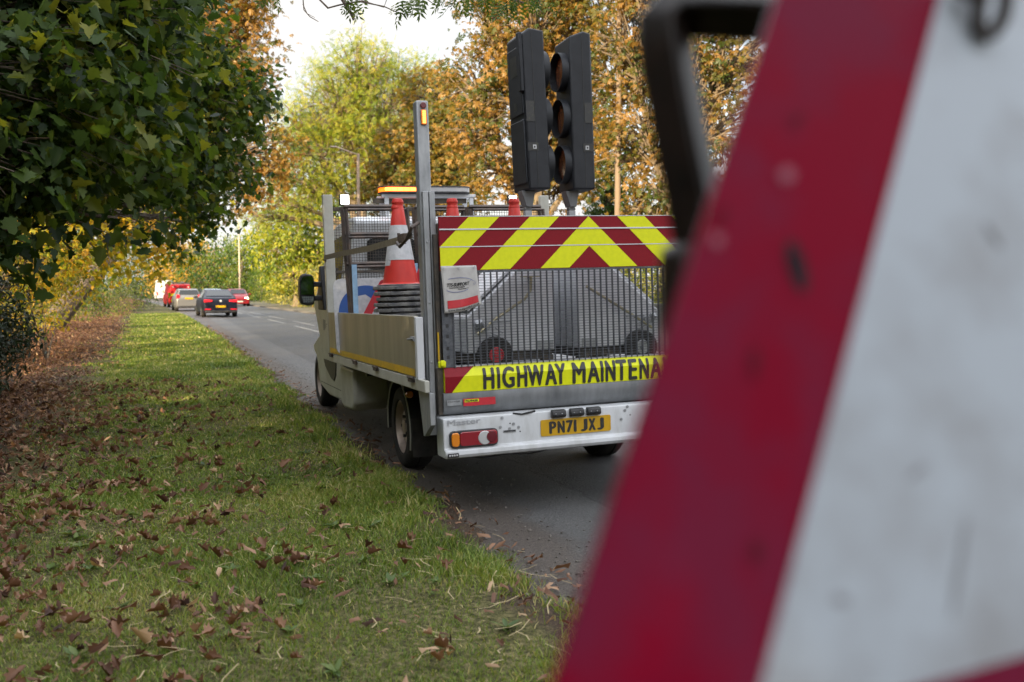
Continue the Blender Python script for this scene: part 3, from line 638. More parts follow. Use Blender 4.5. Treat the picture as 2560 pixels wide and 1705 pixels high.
for a, b_ in ((.46, .98), (1.50, 2.02)):
    rw_.prism(rrect(a, b_, .84, 1.16, .06), 1, 3.735, 3.745)
build_each(rw_, 'rear_cab_window', M['glass'], tk)
ws = MB(); ws.add([(cabx0 + .1, 5.90, .62), (cabx1 - .1, 5.90, .62), (cabx1 - .2, 5.29, 1.28), (cabx0 + .2, 5.29, 1.28)], [(0, 1, 2, 3)]); ws.build('windscreen', M['glass'], tk)
lk = MB(); lk.prism([(2.88, -.13), (3.6, -.13), (3.6, -.52), (3.45, -.56), (2.98, -.54), (2.88, -.46)], 0, .10, .46); lk.build('side_locker', M['cream'], tk, bevel=.035, seg=3)
# ------------------------------------------------------------------ load on the truck
def make_cone(label, x, y, z, rz, group):
    e = on_truck('traffic_cone', x, y, z, label, 'cone', group, rz)
    pr_ = [(.165, .043), (.158, .047), (.144, .055), (.066, .50), (.046, .655), (.043, .66), (.043, .685), (.048, .692), (.048, .70), (.038, .725), (.026, .728), (.024, .70)]
    c = MB(); c.lathe(pr_, n=28); c.build('cone_body', M['cone_red'], e, smooth=True, angle=50)
    # sleeve follows the taper between two heights
    def rad(t): return .144 + (t - .055) * (.066 - .144) / (.50 - .055)
    c = MB(); c.lathe([(rad(.235) + .0005, .235), (rad(.235) + .003, .236), (rad(.50) + .003, .512), (rad(.50) + .0005, .513)], n=28); c.build('reflective_sleeve', M['cone_white'], e, smooth=True, angle=50)
    o8 = [(-.20, -.11), (-.11, -.20), (.11, -.20), (.20, -.11), (.20, .11), (.11, .20), (-.11, .20), (-.20, .11)]
    c = MB(); c.prism(o8, 2, 0, .030); c.prism([(a * .86, b * .86) for a, b in o8], 2, .030, .043); c.build('cone_base', M['cone_base'], e, bevel=.006)
    return e
def cone_like(src, label, x, y, z, rz, group):
    c = copy_tree(src); c.matrix_world = TW @ Matrix.Translation((x, y, z)) @ Matrix.Rotation(rz, 4, 'Z'); c['label'] = label; c['group'] = group; return c
r_ = random.Random(3)
G = 'red and white traffic cones stacked on the truck bed'
c0 = make_cone('red and white cone topping the stack behind the grey side panel', .238, 1.36, .602, .1, G)
for k in range(1, 14):
    lab = 'nested cone under the top one, only its dirty rubber base showing' if k < 6 else 'cone nested low in the stack behind the side panel'
    cone_like(c0, lab, .238 + r_.uniform(-.012, .012), 1.36 + r_.uniform(-.012, .012), .602 - k * .0445, r_.uniform(-.25, .25), G)
for x, y, lab in ((.735, 1.5, 'red cone tip poking above the left end of the chevron board'), (1.284, 1.5, 'red cone tip above the chevron board beside the left signal mast')):
    for k in range(0, 14):
        cone_like(c0, lab if k == 0 else 'cone nested in a hidden stack behind the ' + ('left' if x < 1 else 'right') + ' trailer', x, y, .62 - k * .0455, r_.uniform(-.2, .2), G)
# strap across the cones
sp = tag(bpy.data.objects.new('ratchet_strap', None), 'olive webbing strap pulled across the cone stack to the steel column', 'strap'); col.objects.link(sp); sp.matrix_world = TW
b_ = MB(); pts = [(-.004, 3.60, .965), (-.006, 2.5, .955), (-.012, 1.36, .935), (-.01, .22, .938), (.0, .0, .955)]
for (p, q) in zip(pts[:-1], pts[1:]):
    b_.add([(p[0], p[1], p[2] - .024), (q[0], q[1], q[2] - .024), (q[0], q[1], q[2] + .024), (p[0], p[1], p[2] + .024), (p[0] + .003, p[1], p[2] - .024), (q[0] + .003, q[1], q[2] - .024), (q[0] + .003, q[1], q[2] + .024), (p[0] + .003, p[1], p[2] + .024)], [(0, 1, 2, 3), (7, 6, 5, 4), (0, 4, 5, 1), (3, 2, 6, 7)])
b_.build('webbing', M['strap'], sp)
b_ = MB(); b_.box(-.03, -.008, .12, .34, .90, .905); b_.box(-.034, -.006, .10, .24, .915, .97); b_.tube([(-.02, .34, .92), (-.035, .2, .885), (-.02, .05, .93), (-.005, -.03, 1.0), (.05, .0, 1.03)], .013, 7); b_.tube([(-.03, .24, .93), (-.03, .24, .98)], .012, 8)
b_.build('ratchet', M['rust'], sp, bevel=.003)
b_ = MB(); b_.tube([(.0, 3.58, .93), (.0, 3.62, .97), (.03, 3.62, .99)], .012, 7); b_.build('hook', M['dark'], sp)
# folded sign frames
def sign_frame(x0, x1, y, label, lean, blue):
    e = on_truck('sign_frame', 0, 0, 0, label, 'sign frame', 'folded steel sign frames leaning at the headboard')
    def yy(z): return y + lean * z
    def bar(p, q, t=.017): 
        return MB().tube([p, q], t, 4)
    for x in (x0, x1):
        m_ = MB(); m_.tube([(x + .03, yy(0), .0), (x + .005, yy(.85), .85), (x - .01, yy(1.385), 1.385)], .022, 4); m_.tube([(x + .055, yy(0) - .04, .0), (x + .03, yy(.85) - .04, .85), (x + .015, yy(1.36) - .04, 1.36)], .018, 4); m_.build('leg', M['rust'], e)
        if blue:
            m_ = MB(); m_.box(x + .03, x + .075, yy(.5) - .09, yy(.5) - .07, .02, .85); m_.build('blue_edge', M['paleblue'], e)
    for z in (.86, 1.13, 1.385):
        m_ = MB(); m_.tube([(x0, yy(z) - .02, z), (x1, yy(z) - .02, z)], .02, 4); m_.tube([(x0 + .03, yy(z) - .05, z - .03), (x1, yy(z) - .05, z - .03)], .013, 4); m_.build('crossbar', M['rust'], e)
    return e
sign_frame(.03, .60, 2.55, 'brown steel sign frame nearest the side panel, pale blue edges', .05, True)
sign_frame(.72, 1.20, 2.62, 'brown steel sign frame between the two cone stacks', .05, True)
sign_frame(1.24, 1.98, 2.58, 'brown steel sign frame behind the left signal mast', .05, False)
e = on_truck('direction_sign', .30, 2.95, 0, 'white square sign plate with a blue disc leaning in the truck bed', 'road sign')
Mx = Matrix.Rotation(math.radians(-7), 4, 'X')
def rr2(w_, h_, r, n=5):
    p = []
    for cx_, cz, st_ in ((w_ - r, h_ - r, 0), (-w_ + r, h_ - r, 90), (-w_ + r, r, 180), (w_ - r, r, 270)):
        p += [(cx_ + r * math.cos(math.radians(st_ + 90 * k / n)), cz + r * math.sin(math.radians(st_ + 90 * k / n))) for k in range(n + 1)]
    return p
q = MB(); q.prism(rr2(.33, .74, .08), 1, -.004, .0, M=Mx); q.build('plate', M['cone_white'], e, bevel=.001)
def disc(cx_, cz, r, n=40): return [(cx_ + r * math.cos(2 * math.pi * k / n), cz + r * math.sin(2 * math.pi * k / n)) for k in range(n)]
q = MB(); q.prism(disc(-.02, .40, .27), 1, -.006, -.0042, M=Mx); q.build('blue_disc', M['blue'], e)
q = MB(); q.prism([(-.14, .56), (-.02, .58), (.16, .45), (.08, .25), (-.16, .2)], 1, -.008, -.0062, M=Mx); q.build('white_arrow', M['cone_white'], e)
e = on_truck('warning_sign', .42, 2.78, .01, 'red bordered white triangle sign leaning beside the cone stack', 'road sign')
Mx2 = Matrix.Rotation(math.radians(-5), 4, 'X')
def tri(s, r=.04):
    h = s * math.sqrt(3) / 2; P = [Vector((-s / 2, 0)), Vector((s / 2, 0)), Vector((0, h))]; c_ = (P[0] + P[1] + P[2]) / 3; o_ = []
    for i in range(3):
        d = (P[i] - c_).normalized(); cc = P[i] - d * 2 * r; a0 = math.atan2(d.y, d.x)
        o_ += [(cc.x + r * math.cos(a0 + math.radians(t)), cc.y + r * math.sin(a0 + math.radians(t))) for t in range(-60, 61, 15)]
    return o_
q = MB(); q.prism(tri(.86), 1, -.004, 0, M=Mx2); q.build('red_border', M['bred'], e, bevel=.001)
q = MB(); q.prism([(a * .70, .075 + b * .70) for a, b in tri(.86)], 1, -.007, -.0042, M=Mx2); q.build('white_face', M['cone_white'], e)
e = on_truck('round_sign', .80, 1.95, 0, 'blue round sign with red rim, glimpsed through the lift grille beside the banner', 'road sign')
q = MB(); q.prism(disc(0, .63, .30), 1, -.004, 0); q.build('red_rim', M['bred'], e, bevel=.001)
q = MB(); q.prism(disc(0, .63, .235), 1, -.007, -.0042); q.build('blue_face', M['blue'], e)
q = MB(); q.box(-.02, .02, .002, .03, 0, .62); q.build('stand', M['rust'], e)
# trailer mounted portable signals
def signal(flip, label):
    s = -1 if flip else 1
    e = on_truck('portable_signal', 1.065 if not flip else 1.425, .62, .0, label, 'traffic signal', 'portable traffic signals carried on the truck')
    X = lambda x: s * (x - 1.065)
    Y0, Y1 = -.27, .42
    body = [(.468, .12), (.468, .377), (.86, .715), (.93, .79), (1.16, .79), (1.15, .115)]
    c = MB(); c.prism([(X(a), b) for a, b in body], 1, Y0, Y1); co = c.build('cabinet', M['cab_white'], e, bevel=.012)
    c = MB(); c.prism([(X(.50), .42), (X(.84), .715), (X(.83), .735), (X(.485), .44)], 1, Y0 + .05, Y1 - .05); c.build('sloping_lid', M['cab_white'], co, bevel=.004)
    c = MB(); c.box(*sorted((X(.50), X(1.14))), Y0 + .05, Y1 - .05, .05, .115); c.box(*sorted((X(1.06), X(1.14))), Y0 + .02, Y0 + .1, 0, .08); c.build('chassis_frame', M['dark'], e)
    c = MB(); c.box(*sorted((X(1.0), X(1.13))), Y0 - .01, Y0 - .001, .12, .19); c.build('hinge_plate', M['galv'], e, bevel=.003)
    for yy in (Y0 - .045, Y1 + .045):
        wl = bpy.data.objects.new('wheel', None); col.objects.link(wl); wl.parent = e; wl.location = (X(.66), yy, .105)
        t = MB(); t.lathe([(.055, -.03), (.12, -.035), (.132, -.02), (.132, .02), (.12, .035), (.055, .03)], n=28, axis=1); t.build('tyre', M['rubber'], wl, smooth=True)
        t = MB(); t.lathe([(.056, -.031), (.05, -.037), (.044, -.03), (.02, -.028), (.018, -.045), (0, -.045)], n=20, axis=1); t.lathe([(.056, .031), (.05, .037), (.044, .03), (.02, .028), (.018, .045), (0, .045)], n=20, axis=1)
        t.build('rim', M['bred'] if not flip else M['galv'], wl, smooth=True)
    h = MB()
    if not flip: h.tube([(X(.53), Y0 - .05, .26), (X(.68), Y0 - .05, .37), (X(.90), Y0 - .05, .50), (X(.945), Y0 - .05, .56), (X(.953), Y0 - .05, .65), (X(.953), Y0, .66)], .011, 8); h.box(*sorted((X(.87), X(1.02))), Y0 - .06, Y0 - .04, .655, .665)
    else: h.tube([(X(1.10), Y0 - .05, .577), (X(.73), Y0 - .05, .354), (X(.56), Y0 - .05, .246)], .011, 8)
    h.build('handle_bar', M['brass'], e, smooth=True)
    h = MB(); h.tube([(X(.60), Y0 - .06, .31), (X(.60), Y0 - .005, .31)], .028, 10); h.box(*sorted((X(.63), X(.78))), Y0 - .065, Y0 - .05, .335, .35); h.tube([(X(.54), Y0 - .05, .35), (X(.56), Y0 - .02, .30)], .03, 8); h.tube([(X(.66), Y0 - .06, .30), (X(.72), Y0 - .06, .26), (X(.68), Y0 - .06, .24), (X(.62), Y0 - .06, .27)], .006, 6); h.build('clamp', M['galv'], e, bevel=.003)
    mx_ = 0.0
    mt = MB(); mt.box(-.024, .024, -.024, .024, .70, 1.20); mt.box(-.027, .027, -.027, .027, 1.0, 1.16); mt.build('mast', M['galv'], e, bevel=.003)
    mt = MB(); mt.prism([(-.026, 1.19), (.026, 1.19), (.05, 1.31), (-.06, 1.31)], 1, -.05, .05); mt.box(-.0275, .0275, -.0275, .0275, 1.165, 1.185); mt.build('mast_bracket', M['sill'], e, bevel=.003)
    # head: front looks towards +x for the first, -x for the other
    f = s
    hd = bpy.data.objects.new('signal_head', None); col.objects.link(hd); hd.parent = e; hd.location = (.045 * f if not flip else .055, 0, 1.31)
    hd.rotation_euler = (0, math.radians(-1.2 if not flip else -.2), math.radians(2 if not flip else -2))
    bx = MB()
    bx.prism([(-.088, 0), (.088, 0), (.088, 1.17), (-.03, 1.185), (-.088, 1.14)] if f > 0 else [(.088, 0), (-.088, 0), (-.088, 1.14), (.03, 1.185), (.088, 1.17)], 1, -.155, .155)
    hs = bx.build('housing', M['sig'], hd, bevel=.014, seg=3)
    d = MB()
    xb = -.088 * f
    d.box(*sorted((xb - .012 * f, xb + .002 * f)), -.13, .13, .05, .52); d.box(*sorted((xb - .012 * f, xb + .002 * f)), -.13, .13, .56, 1.06); d.box(*sorted((xb - .03 * f, xb)), -.155, -.10, .72, 1.15) if f > 0 else None
    d.build('battery_door', M['sig'], hs, bevel=.008)
    d = MB(); d.box(*sorted((-.085 * f, -.02 * f)), -.158, -.1545, .50, .65); d.box(*sorted((-.085 * f, .0)), -.158, -.1545, .285, .345); d.box(*sorted((-.016 * f, -.013 * f)), -.157, -.1545, .02, 1.15) 
    if f > 0: d.box(xb - .0135, xb - .0118, -.06, .07, .85, 1.0); d.box(xb - .0135, xb - .0118, -.02, .03, .60, .66)
    d.build('recess_shade', M['ink'], hs)  # raised dark boxes imitate the shade of recesses, plus a seam line
    d = MB(); d.box(*sorted((-.045 * f, -.018 * f)), -.1605, -.158, .298, .328); d.build('serial_tag', M['cone_white'], hs)
    d = MB(); d.box(*sorted((-.039 * f, -.026 * f)), -.1615, -.1605, .305, .320); d.build('tag_mark', M['ink'], hs)
    for z in (.205, .555, .905):
        xf = .088 * f
        v = MB(); v.lathe([(.140, .0), (.146, .0), (.147, .048), (.141, .048)], (xf, 0, z), 0, 36, closed=True) if f > 0 else v.lathe([(.140, .0), (.146, .0), (.147, -.055), (.141, -.055)], (xf, 0, z), 0, 36, closed=True)
        vo = v.build('visor', M['sig'], hd, smooth=True)
        v = MB(); v.lathe([(0, .018 * f), (.09, .012 * f), (.139, .002 * f)], (xf, 0, z), 0, 32); v.build('lens', M['siglens'], vo, smooth=True)
    return e
signal(False, 'portable traffic signal on the left, its battery back facing left')
signal(True, 'portable traffic signal on the right with its three lamp hoods facing left')

# ------------------------------------------------------------------ triangular roadworks sign close to the lens
# the sign plane comes nearer towards its foot; depth follows from its tilt
def sdepth(px, py): return 1.0 / (2.0 + .0002 * py - .0004 * (px - 1900))
def sp3(px, py): return at(px, py, sdepth(px, py))
O3 = sp3(1385, 1700); A3 = sp3(1940, 0); B3 = sp3(1905, 1700)
ue = (A3 - O3).normalized(); nn = ue.cross(B3 - O3).normalized()
if nn.dot(EYE - O3) < 0: nn = -nn
ve = nn.cross(ue)
if ve.dot(B3 - O3) < 0: ve = -ve
Wb = ve.dot(B3 - O3)                                    # width of the red border
SIDE = .95
# frame of the sign: left edge runs along ue, the interior lies on the ve side
base_u = -.158
ORG = O3 + ue * base_u
e = empty('roadworks_sign', (ORG.x, ORG.y, 0), None, 'red bordered white triangle sign close up and out of focus, dark steel frame behind', 'road sign')
def wpt(a, b, c): return ORG + ue * a + ve * b + nn * c - Vector((ORG.x, ORG.y, 0))
c60, s60 = .5, math.sqrt(3) / 2
def sgn_poly(side, inset, r):
    P = [Vector((0, 0)), Vector((side, 0)), Vector((side * c60, side * s60))]; cen = (P[0] + P[1] + P[2]) / 3; o_ = []
    rin = side / (2 * math.sqrt(3)); k = (rin - inset) / rin
    for i in range(3):
        V = cen + (P[i] - cen) * k; d = (V - cen).normalized(); cc = V - d * 2 * r; a0 = math.atan2(d.y, d.x)
        o_ += [(cc.x + r * math.cos(a0 + math.radians(t)), cc.y + r * math.sin(a0 + math.radians(t))) for t in range(-60, 61, 12)]
    return o_
def slab(mb, poly, c0, c1):
    n = len(poly); vs = [wpt(a, b, c0) for a, b in poly] + [wpt(a, b, c1) for a, b in poly]
    mb.add(vs, [tuple(range(n)), tuple(range(2 * n - 1, n - 1, -1))] + [(i, i + n, (i + 1) % n + n, (i + 1) % n) for i in range(n)]); return mb
slab(MB(), sgn_poly(SIDE, 0, .03), -.002, 0).build('red_border', M['signred'], e)
slab(MB(), sgn_poly(SIDE, Wb, .012), .0001, .0006).build('white_face', M['signwhite'], e)
slab(MB(), sgn_poly(SIDE, .001, .030), -.006, -.0022).build('back_rim', M['frame_steel'], e)
sf = MB()
def blob(px, py, rx, ry, rot, n=14):
    p = []; dz = []
    for k in range(n):
        t = 2 * math.pi * k / n; a, b = rx * math.cos(t), ry * math.sin(t); cr_, sr_ = math.cos(rot), math.sin(rot)
        q = sp3(px + a * cr_ - b * sr_, py + a * sr_ + b * cr_)
        p.append(q + nn * .0009 - Vector((ORG.x, ORG.y, 0)))
    sf.add(p, [tuple(range(n))])
blob(1990, 665, 22, 68, -.28); build_each(sf, 'scuff_mark', M['scuff'], e)
sf = MB(); blob(1885, 905, 14, 40, .05); blob(1890, 1375, 16, 30, 0); blob(1800, 540, 12, 30, .4); blob(1990, 300, 10, 24, .8); build_each(sf, 'faint_mark', M['faint'], e)
sf = MB(); blob(2480, 590, 9, 40, -.6); blob(2395, 1420, 9, 130, .15); blob(2100, 1500, 22, 14, .3); blob(2290, 1180, 10, 26, .9); build_each(sf, 'grey_smudge', M['smudge'], e)
sf = MB(); blob(1965, 438, 20, 20, 0); blob(1790, 600, 16, 18, 0)
build_each(sf, 'rivet', M['rivet'], e)
# steel frame behind the face: two square bars meeting at a rounded corner, and legs to the ground
fr = MB()
def bk(px, py, Z): return at(px, py, Z) - Vector((ORG.x, ORG.y, 0))
corner = [bk(2300, 60, .66), bk(1980, 38, .66), bk(1760, 25, .66), bk(1690, 28, .66), bk(1660, 60, .66), bk(1668, 150, .66), bk(1700, 330, .655), bk(1745, 560, .65), bk(1785, 770, .645), bk(1860, 1150, .635)]
fr.tube(corner, .0215, 4); fr.build('frame_bar', M['frame_steel'], e, bevel=.004)
fr = MB(); p = bk(1742, 700, .64); fr.box(p.x - .022, p.x + .022, p.y - .01, p.y + .02, p.z - .04, p.z + .025); fr.build('frame_clamp', M['frame_steel'], e, bevel=.01)
lg = MB()
for (a, b) in ((.10, .13), (.78, .13)):
    q = wpt(a, b, -.03); lg.tube([q, Vector((q.x + .05, q.y + .10, .02))], .016, 6)
q = wpt(.5, .60, -.03); lg.tube([q, Vector((q.x + .1, q.y + .75, .02))], .014, 6)
build_each(lg, 'stand_leg', M['frame_steel'], e)
rg_ = MB(); c_ = sp3(2438, 45) + nn * .012 - Vector((ORG.x, ORG.y, 0)); ring = [c_ + (rgt * math.cos(t) * .0075 + upv * math.sin(t) * .014) + nn * .004 * math.sin(t) for t in np.linspace(0, 2 * math.pi, 17)]
rg_.tube(ring, .0042, 8); c2_ = sp3(2370, -20) + nn * .01 - Vector((ORG.x, ORG.y, 0)); rg_.tube([c2_ + rgt * .0, c2_ + (c_ - c2_) * .7], .006, 8); rg_.build('chain_link', M['rust'], e, smooth=True)

# ------------------------------------------------------------------ street furniture
def lamp_post(p, h, arm, label):
    e = empty('street_lamp', p, None, label, 'street lamp', 'street lamps along the road')
    q = MB(); q.tube([(0, 0, 0), (0, 0, 1.2), (0, 0, 1.21), (0, 0, h)], [.11, .11, .085, .065], 10); q.build('post', M['lampsteel'], e, smooth=True)
    q = MB(); q.tube([(0, 0, h - .05), (-arm, -.2, h + .22)], .028, 8); q.build('arm', M['lampsteel'], e, smooth=True)
    q = MB(); q.box(-arm - .28, -arm + .05, -.26, -.14, h + .18, h + .25); q.build('lamp_head', M['lampsteel'], e, bevel=.04)
pA = on_ground(600, 757); lamp_post((pA.x, pA.y, 0.1), 9.2, 1.6, 'slim street lamp beyond the queue of cars')
pB = at(898, 700, 43); lamp_post((pB.x, pB.y, .1), 7.4, 1.0, 'street lamp with a sunlit tint in its colour, seen above the truck headboard')
pC = at(1543, 600, 27.4); e = empty('utility_pole', (pC.x, pC.y, .1), None, 'weathered wooden pole rising between the chestnut trees', 'pole')
q = MB(); q.tube([(0, 0, 0), (.01, 0, 5), (.05, 0, 11)], [.095, .085, .075], 12); q.build('pole_shaft', M['wood'], e, smooth=True)
q = MB(); q.box(-.8, .9, -.05, .05, 10.4, 10.52); [q.tube([(a, 0, 10.52), (a, 0, 10.7)], .04, 8) for a in (-.7, .8)]; q.build('crossarm', M['wood'], e)

# ------------------------------------------------------------------ vehicles down the road
def vehicle(label, pos, heading, paint, Lg, Wd, H, st, kind, group=None, extras=None, belt=.93):
    # st: stations from tail to nose (y, z of belt, z of roof, roof half width factor)
    e = empty(kind, pos, (0, 0, heading), label, 'van' if 'van' in kind else 'car', group)
    hw = Wd / 2
    def ring(y, zb, zr, k):
        edge = .90 if (y < .15 or y > Lg - .3) else 1.0
        a = hw * edge
        return [(-a * .92, y, .22), (-a, y, .40), (-a * 1.0, y, zb - .12), (-a * .97, y, zb), (-a * k, y, zr), (a * k, y, zr), (a * .97, y, zb), (a, y, zb - .12), (a, y, .40), (a * .92, y, .22)]
    R = [ring(*q) for q in st]; n = 10
    body = MB(); gl = {'side_window': MB(), 'rear_window': MB(), 'windscreen': MB()}
    vs = [p for r in R for p in r]; body.v = vs
    fs = [tuple(range(9, -1, -1)), tuple(range((len(R) - 1) * n, len(R) * n))]
    for i in range(len(R) - 1):
        for k in range(n): fs.append((i * n + k, i * n + (k + 1) % n, (i + 1) * n + (k + 1) % n, (i + 1) * n + k))
    body.f = fs; body.m = [0] * len(fs)
    bo_ = body.build('body', paint, e, bevel=.035, seg=2, angle=40)
    # glass set just proud of the body
    for i in range(len(R) - 1):
        y0, zb0, zr0, k0 = st[i]; y1, zb1, zr1, k1 = st[i + 1]; h0, h1 = zr0 - zb0, zr1 - zb1
        if h0 > .3 and h1 > .3 and kind != 'panel_van':
            for s in (-1, 1):
                P = lambda y, zb, h, k, t: (s * (hw * (.97 + (k - .97) * t) + .012), y, zb + h * t)
                gl['side_window'].add([P(y0 + .06, zb0, h0, k0, .10), P(y1 - .06, zb1, h1, k1, .10), P(y1 - .06, zb1, h1, k1, .86), P(y0 + .06, zb0, h0, k0, .86)], [(0, 1, 2, 3)])
        elif h0 < .3 < h1 or h1 < .3 < h0:
            nm_ = 'rear_window' if h1 > h0 else 'windscreen'; s_ = -1 if h1 > h0 else 1
            (ya, za, ka), (yb, zb_, kb_) = ((y0, zr0, k0), (y1, zr1, k1)) if h1 > h0 else ((y1, zr1, k1), (y0, zr0, k0))
            def P(x, t): 
                y = ya + (yb - ya) * t; z = za + (zb_ - za) * t; kk = ka + (kb_ - ka) * t; return (x * hw * kk * .90, y + s_ * .02, z + .018)
            gl[nm_].add([P(-1, .14), P(1, .14), P(1, .90), P(-1, .90)], [(0, 1, 2, 3)])
    for nm_, mb in gl.items():
        if mb.v: mb.build(nm_, M['glass'], e)
    for yw in (.18 * Lg, .81 * Lg):
        for s in (-1, 1):
            t = MB(); t.lathe([(.0, .02), (.2, .0), (.21, -.012), (.30, -.012), (.325, .03), (.325, .17), (.30, .20), (0, .20)], (0, 0, 0), 0, 24) if s < 0 else t.lathe([(.0, -.02), (.2, 0), (.21, .012), (.30, .012), (.325, -.03), (.325, -.17), (.30, -.20), (0, -.20)], (0, 0, 0), 0, 24)
            wo = t.build('wheel', M['rubber'], e, smooth=True, angle=40); wo.location = (s * (hw - .02), yw, .325)
            t = MB(); t.lathe([(0, 0), (.19, -.01 if s < 0 else .01)], (-.016 if s < 0 else .016, 0, 0), 0, 16); t.build('rim', M['sill'], wo)
    if extras: extras(e, Lg, hw, H)
    return e
def rear_bits(e, Lg, hw, H, zl=.80, lw=.36, lh=.16, plate_z=.60, tall=False, y=-.0):
    for s in (-1, 1):
        q = MB(); 
        if tall: q.box(*sorted((s * (hw - .02), s * (hw - .17))), y - .02, y + .06, zl - .30, zl + .25)
        else: q.prism([(s * (hw * .92), zl - lh / 2), (s * (hw * .92), zl + lh / 2), (s * (hw * .92 - lw), zl + lh * .35), (s * (hw * .92 - lw), zl - lh * .2)], 1, y - .025, y + .12)
        q.build('tail_light', M['taill'], e, bevel=.01)
    q = MB(); q.box(-.26, .26, y - .03, y + .02, plate_z - .055, plate_z + .055); q.build('number_plate', M['plate'], e)
    q = MB(); q.box(-hw * .86, hw * .86, y - .035, y + .1, .24, .36); q.build('lower_bumper', M['black'], e, bevel=.03)
saloon = [(0, .82, .96, .80), (.05, .90, 1.02, .84), (.55, .95, 1.06, .86), (1.25, .96, 1.42, .66), (2.2, .95, 1.47, .68), (3.0, .94, 1.40, .66), (3.75, .92, 1.0, .82), (4.6, .80, .86, .80), (4.85, .55, .66, .74)]
hatch = [(0, .80, .96, .80), (.04, .92, 1.04, .84), (.35, .95, 1.44, .68), (1.2, .96, 1.50, .72), (2.3, .95, 1.47, .70), (3.0, .93, 1.0, .82), (3.75, .80, .86, .80), (3.95, .55, .66, .74)]
vanst = [(0, 1.0, 1.70, .86), (.05, 1.02, 1.82, .86), (1.0, 1.04, 1.90, .87), (2.8, 1.04, 1.90, .87), (3.5, 1.02, 1.82, .84), (4.2, 1.0, 1.10, .84), (4.75, .80, .88, .82), (4.9, .55, .66, .76)]
bigvan = [(0, 1.1, 2.42, .88), (.06, 1.12, 2.55, .89), (3.6, 1.12, 2.55, .89), (4.3, 1.1, 2.45, .84), (5.1, 1.08, 1.20, .84), (5.7, .85, .95, .80), (5.85, .55, .7, .76)]
def head_of(y): return math.atan(.0006 * max(min(y, 110) - 12, 0))   # heading follows the bend
p = on_ground(547, 788); p = Vector((p.x, 52.5, 0)); p.x = 2.72 
def px_at(px, y):
    # place on the ground plane along a photo column at distance y up the road
    d = ray(px, 760); return Vector((EYE.x + d.x / d.y * y, y, 0))
p = px_at(552, 53)
def x1(e, L, hw, H): 
    rear_bits(e, L, hw, H, zl=.86, lw=.42, lh=.16, plate_z=.57)
    for s in (-1, 1): q = MB(); q.box(*sorted((s * (hw - .02), s * (hw + .17))), 2.85, 3.0, .98, 1.12); q.build('wing_mirror', M['black'], e, bevel=.03)
    q = MB(); q.lathe([(0, -.02), (.06, -.015), (.065, 0)], (0, -.0, .86), 1, 14); q.build('badge', M['strip'], e)
    for s in (-1, 1): q = MB(); q.box(*sorted((s * .5, s * .82)), -.04, .0, .40, .45); q.build('rear_reflector', M['taill'], e)
vehicle('dark navy saloon with a pale badge, last car in the queue', p, head_of(p.y) + .03, M['navy'], 4.85, 1.84, 1.47, saloon, 'saloon_car', extras=x1)
p = px_at(473, 68)
def x2(e, L, hw, H): rear_bits(e, L, hw, H, zl=.98, plate_z=.86, tall=False, lw=.22, lh=.30)
vehicle('silver hatchback queuing between the red van and the navy saloon', p, head_of(p.y) + .03, M['silver'], 3.95, 1.74, 1.50, hatch, 'hatchback_car', extras=x2)
p = px_at(452, 82)
def x3(e, L, hw, H):
    rear_bits(e, L, hw, H, zl=1.0, tall=True, plate_z=.55)
    q = MB(); q.prism(rrect(-.62, .62, 1.22, 1.62, .08), 1, -.02, .0); 
    cz = MB()
    for s in (-1, 1):
        for k in range(2):
            a = s * (.72 - 0 * k); z = .55 + k * .42
            cz.prism([(s * .05, z + .30), (s * .05, z + .14), (s * .72, z - .06), (s * .72, z + .10)], 1, -.03, -.02)
    cz.build('yellow_chevrons', M['yel'], e)
    q = MB()
    for y in (.5, 2.2): q.box(-hw * .84, hw * .84, y, y + .06, 1.93, 2.0)
    q.tube([(-.5, .1, 2.02), (-.5, 2.6, 2.02)], .05, 8); q.tube([(.3, .1, 2.02), (.3, 2.6, 2.02)], .04, 8); q.build('roof_bars', M['silver'], e)
    q = MB(); q.box(-.25, .25, -.022, .0, 1.50, 1.56); q.build('rear_window_strip', M['glass'], e)
    for a in (-.62, .55): q = MB(); q.box(a, a + .1, -.035, -.01, 1.60, 1.70); q.build('high_light', M['lclr'], e)
vehicle('red works van with yellow chevrons on its rear doors', p, head_of(p.y) + .05, M['redvan'], 4.9, 1.9, 1.9, vanst, 'panel_van', extras=x3)
p = px_at(414, 128)
def x4(e, L, hw, H): rear_bits(e, L, hw, H, zl=.95, tall=True, plate_z=.70); q = MB(); q.box(-.01, .01, -.012, .0, .55, 2.3); q.build('door_seam', M['black'], e)
vehicle('white box van at the head of the queue, half behind leaves', p, head_of(p.y), M['whitevan'], 5.85, 2.1, 2.55, bigvan, 'panel_van', extras=x4)
def x5(e, L, hw, H):
    for s in (-1, 1):
        q = MB(); q.box(*sorted((s * (hw * .82), s * (hw * .82 - .30))), L - .18, L - .02, .62, .76); q.build('headlight', M['headl'], e, bevel=.03)
    q = MB(); q.box(-.5, .5, L - .06, L + .01, .42, .52); q.build('grille', M['black'], e, bevel=.02)
    q = MB(); q.box(-.26, .26, L, L + .025, .36, .47); q.build('number_plate', M['lclr'], e)
    for s in (-1, 1): q = MB(); q.box(*sorted((s * (hw - .02), s * (hw + .17))), 2.85, 3.0, .98, 1.12); q.build('wing_mirror', M['redcar'], e, bevel=.03)
p = px_at(586, 89)
vehicle('dark red oncoming car with a lit headlamp', p, math.pi + head_of(p.y) + .0, M['redcar'], 3.95, 1.78, 1.47, hatch, 'oncoming_car', extras=x5)
p = px_at(523, 92)
vehicle('pale blue car roof just visible above the navy saloon', p, math.pi + head_of(p.y) + .1, M['bluecar'], 3.95, 1.74, 1.50, hatch, 'oncoming_car', extras=x5)
